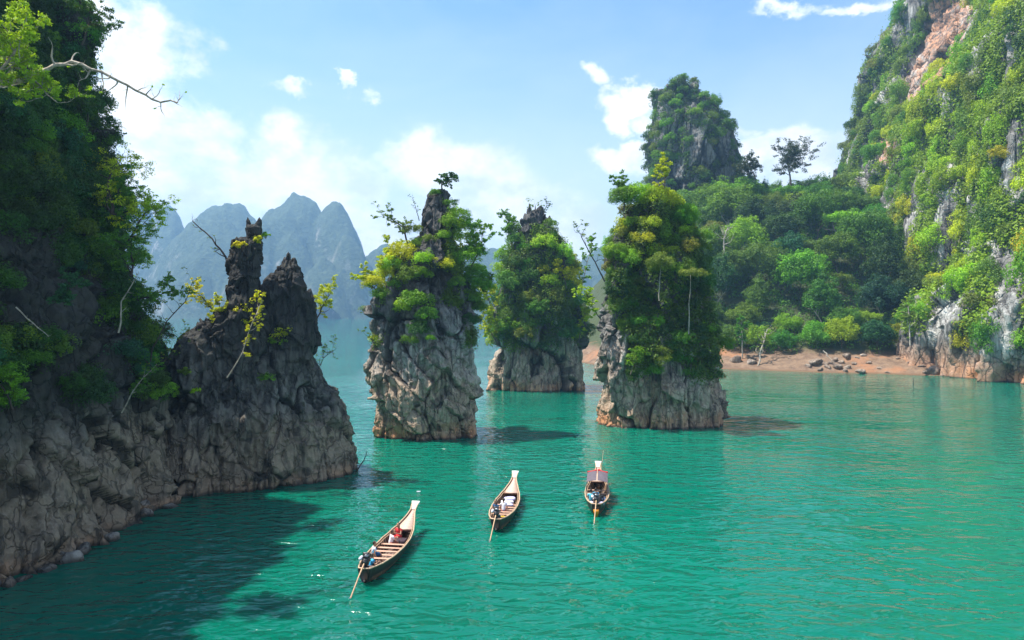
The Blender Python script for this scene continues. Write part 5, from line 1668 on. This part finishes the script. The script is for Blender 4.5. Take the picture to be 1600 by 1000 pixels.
    pr = [box_vf((-.125, -1.63, -.09), (.28, .02, .06), Matrix.Rotation(a, 3, 'Y')) for a in (0, math.pi / 2)]
    add_part('propeller', pr, M_STEEL, eng)
    return tag(b, label, 'longtail boat', 'longtail boats on the turquoise lake')


def capsule_q(p0, r0, p1, r1, sides=10):
    pts = [np.asarray(p0, float), np.asarray(p1, float)]
    d = norm(pts[1] - pts[0])
    line, rad = [], []
    for a in (-1.5, -.9, -.4, 0): line.append(pts[0] + d * r0 * math.sin(a)); rad.append(r0 * math.cos(a))
    for a in (0, .4, .9, 1.5): line.append(pts[1] + d * r1 * math.sin(a)); rad.append(r1 * math.cos(a))
    line[3] = line[3] + d * 1e-4
    return tube_mesh([(np.array(line), np.array(rad))], sides)


def on_boat(b, x, y, z):
    """point in a boat's own frame to the world"""
    a = b.rotation_euler[2]
    return (b.location.x + x * math.cos(a) - y * math.sin(a), b.location.y + x * math.sin(a) + y * math.cos(a), b.location.z + z)


A1, A2, A3 = [-math.radians(a) for a in (8.5, 8.0, 8.0)]
B1 = make_boat((-7.55, 34.9, 0.02), A1, 'largest longtail boat, nearest the camera, with open benches and red figure near its bow', [.27, .335, .40, .465, .53])
B2 = make_boat((-1.02, 43.2, 0.02), A2, 'middle longtail boat without canopy, carrying white lilac bundles before its benches', [.25, .315, .38, .445, .51])
B3 = make_boat((5.75, 46.6, 0.02), A3, 'longtail boat with split grey canopy and orange stern post', [.26, .36, .46, .56], stern_paint=M_ORANGE)
add_part('storage_box', [box_vf((.0, 5.55, .28), (.95, .62, .50))], simple_mat('dark_box', (.06, .03, .035), .6), B1, bev=.02)
# people, first boat
person(on_boat(B1, -.30, 1.75, .10), A1 - 1.2, 'person in bright blue shirt crouched beside the black engine of the nearest boat', None, .92, .12, 'crouch', M_BLUE, M_DARKC, arms='tiller')
person(on_boat(B1, -.52, 2.75, .12), A1 - 1.0, 'person in white shirt with blue vest perched on the nearest boat\'s side rail', None, .95, .05, 'sit', M_WHITE, M_NAVY, vest=M_BLUE, arms='down')
person(on_boat(B1, -.30, 5.05, .02), A1 - .9, 'person in white shirt and rust trousers sitting behind the red-dressed figure', None, .95, .10, 'sit', M_WHITE, simple_mat('rust_cloth', (.40, .09, .05), .8), arms='lap')
person(on_boat(B1, -.16, 6.15, .06), A1 + math.pi - .3, 'person in long red dress seated near the bow of the nearest boat', None, 1.0, .03, 'sit', dress=M_REDC, arms='lap', hair_long=True)
# second boat
person(on_boat(B2, -.22, 1.45, .08), A2 - .2, 'person in dark teal clothes crouched over the engine of the middle boat', None, .95, .16, 'crouch', M_TEAL, M_DARKC, arms='tiller')
person(on_boat(B2, -.42, 2.75, .10), A2 + math.pi - .5, 'person in navy blue shirt and trousers sitting on the rail side of the middle boat', None, 1.0, .08, 'sit', M_NAVY, M_NAVY, arms='lap', hair_long=True)
person(on_boat(B2, -.02, 3.35, .0), A2 + .1, 'person in loose white shirt sitting beside the navy-clothed person', None, 1.0, .10, 'sit', M_WHITE, simple_mat('coral_cloth', (.6, .16, .12), .8), arms='knees')


def bundle(b, x, y, z, sx, sy, sz, mat, label, seed):
    rgx = np.random.default_rng(seed)
    n, m_ = 14, 22
    th = np.linspace(.02, math.pi - .02, n); ph = np.linspace(0, 2 * math.pi, m_, endpoint=False)
    T, Ph = np.meshgrid(th, ph, indexing='ij')
    D = np.stack([np.sin(T) * np.cos(Ph), np.sin(T) * np.sin(Ph), np.cos(T)], -1)[::-1].reshape(-1, 3)
    D = np.sign(D) * np.abs(D) ** .7
    r = 1 + .14 * fbm(D * 2.2 + seed, 3, seed)
    V = D * r[:, None] * np.array([sx, sy, sz])
    o = link('bundle', mesh_np('bundle', V, ring_faces(n, m_), True), mat, None, on_boat(b, x, y, z + sz * .9))
    o.rotation_euler = (0, 0, rgx.uniform(-.4, .4))
    return tag(o, label, 'bundle', 'cloth bundles carried in the boats')


bundle(B2, .05, 5.75, .45, .42, .30, .14, M_LILAC, 'large lilac cloth bundle farthest forward in the middle boat', 1)
bundle(B2, -.02, 5.1, .42, .46, .24, .12, M_WHITE, 'white folded cloth bundle behind the lilac one in the middle boat', 2)
bundle(B2, .02, 4.55, .42, .46, .20, .10, M_LILAC, 'smaller pale lilac bundle nearest the white-shirted person', 3)
bundle(B2, .12, 2.15, .30, .36, .10, .07, M_YELLOW, 'flat yellow cloth lying across the middle boat behind the benches', 4)
bundle(B3, .36, .75, .58, .17, .15, .12, M_LILAC, 'small lilac bundle on the stern deck of the canopied boat', 5)
bundle(B3, -.36, .78, .58, .15, .14, .12, M_WHITE, 'small white bundle on the stern deck of the canopied boat', 6)
bundle(B3, .50, 2.4, .35, .14, .50, .18, M_NAVY, 'long navy roll along the side of the canopied boat', 7)

# third boat: canopy and dressed bow
for sx, nm in ((-1, 'canopy_cloth'), (1, 'canopy_cloth')):
    nx, ny = 8, 14
    V = []
    for j in range(ny):
        for i in range(nx):
            u, v = i / (nx - 1), j / (ny - 1)
            V.append((sx * (.045 + .72 * u), 3.1 + 2.5 * v, 1.72 - .16 * u ** 2 + .02 * math.sin(v * 19) * (1 - u * .5) + .10 * v))
    V = np.array(V); W2 = V - [0, 0, .02]
    ii = (np.arange(ny - 1)[:, None] * nx + np.arange(nx - 1)[None]).reshape(-1)
    Fq = np.stack([ii, ii + 1, ii + nx + 1, ii + nx], 1)
    add_part(nm, [(V, Fq if sx > 0 else Fq[:, ::-1]), (W2, Fq[:, ::-1] if sx > 0 else Fq)], M_CANOPY, B3, True)
    P = np.array([(sx * (.05 + .72 * u), 5.68, 1.86 - .16 * u ** 2 - .07 * math.sin(u * 3.1)) for u in np.linspace(0, 1, 9)])
    add_part('canopy_edge_band', [tube_mesh([(P, np.full(9, .075))], 7)], M_REDC, B3, True)
    for y in (3.15, 4.4, 5.6):
        w_, g, _, _ = hull_at(y / BL)
        add_part('canopy_pole', [tube_mesh([(np.array([(sx * (w_ - .04), y, g), (sx * .76, y, 1.56 + (y - 3.1) * .04)]), np.full(2, .022))], 6)], M_STEEL, B3)
add_part('canopy_ridge_pole', [tube_mesh([(np.array([(0, 2.9, 1.70), (0, 5.9, 1.86)]), np.full(2, .028))], 6)], M_RAIL, B3, True)
add_part('bow_flag_staff', [tube_mesh([(np.array([(.22, 7.9, 1.1), (.34, 8.4, 2.0), (.42, 8.8, 2.75)]), np.array([.025, .022, .014]))], 6)], M_POLE, B3, True)
rg_ = np.random.default_rng(3)
P = np.array([(.20 * math.cos(a) , 8.12 + .05 * math.sin(2 * a), 1.22 + .10 * math.sin(a)) for a in np.linspace(0, 6.28, 15)])
add_part('bow_ribbons', [tube_mesh([(P, np.full(15, .085))], 7), box_vf((0, 8.0, 1.12), (.30, .10, .34))], M_REDC, B3, True)
add_part('bow_garland', [tube_mesh([(np.array([(.16, 8.0, 1.30), (.24, 7.86, 1.05), (.20, 7.80, .86)]), np.array([.05, .06, .05]))], 7)], M_YELLOW, B3, True)
person(on_boat(B3, -.42, 2.2, .05), A3 + .1, 'person in pale blue shirt sitting at the side under the grey canopy edge', None, 1.0, .04, 'sit', simple_mat('pale_blue_cloth', (.12, .55, .66), .8), M_NAVY, arms='knees')
person(on_boat(B3, -.08, 2.75, .05), A3 + .0, 'person in blue and white clothes sitting beside the pale blue shirt', None, .95, .06, 'sit', M_BLUE, M_WHITE, arms='knees')
person(on_boat(B3, .22, 1.75, .08), A3 - .1, 'person in black clothes sitting behind the engine of the canopied boat', None, 1.0, .10, 'sit', M_DARKC, M_DARKC, arms='tiller')
b_ = W(654, 769, CAMZ * F / (769 - HZ))
v, f = box_vf((0, 0, 0), (.34, .16, .10)); v[:4] *= [.7, .7, 1]
tag(add_part('floating_scrap', [(v, f)], M_WHITE, None, bev=.03, loc=(b_[0], b_[1], .03)), 'small white scrap floating on the water above the nearest boat', 'debris')

# haze ---------------------------------------------------------------
hz, hw = new_mat('haze_air')
hv = hw.n('ShaderNodeVolumePrincipled', Color=(0.37, 0.67, 1.0, 1), Density=HAZE, Anisotropy=0.25)
ho = hw.n('ShaderNodeOutputMaterial')
hw.t.links.new(hv.outputs[0], ho.inputs['Volume'])
bv = np.array([(x, y, z) for z in (-4.0, 325.0) for y in (-60, 2120) for x in (-2500, 2500)], float)
bf = [(0, 2, 3, 1), (4, 5, 7, 6), (0, 1, 5, 4), (2, 6, 7, 3), (0, 4, 6, 2), (1, 3, 7, 5)]
tag(link('haze', mesh_np('haze', bv, bf), hz), 'thin blue air between the lake and the mountains', kind='stuff')
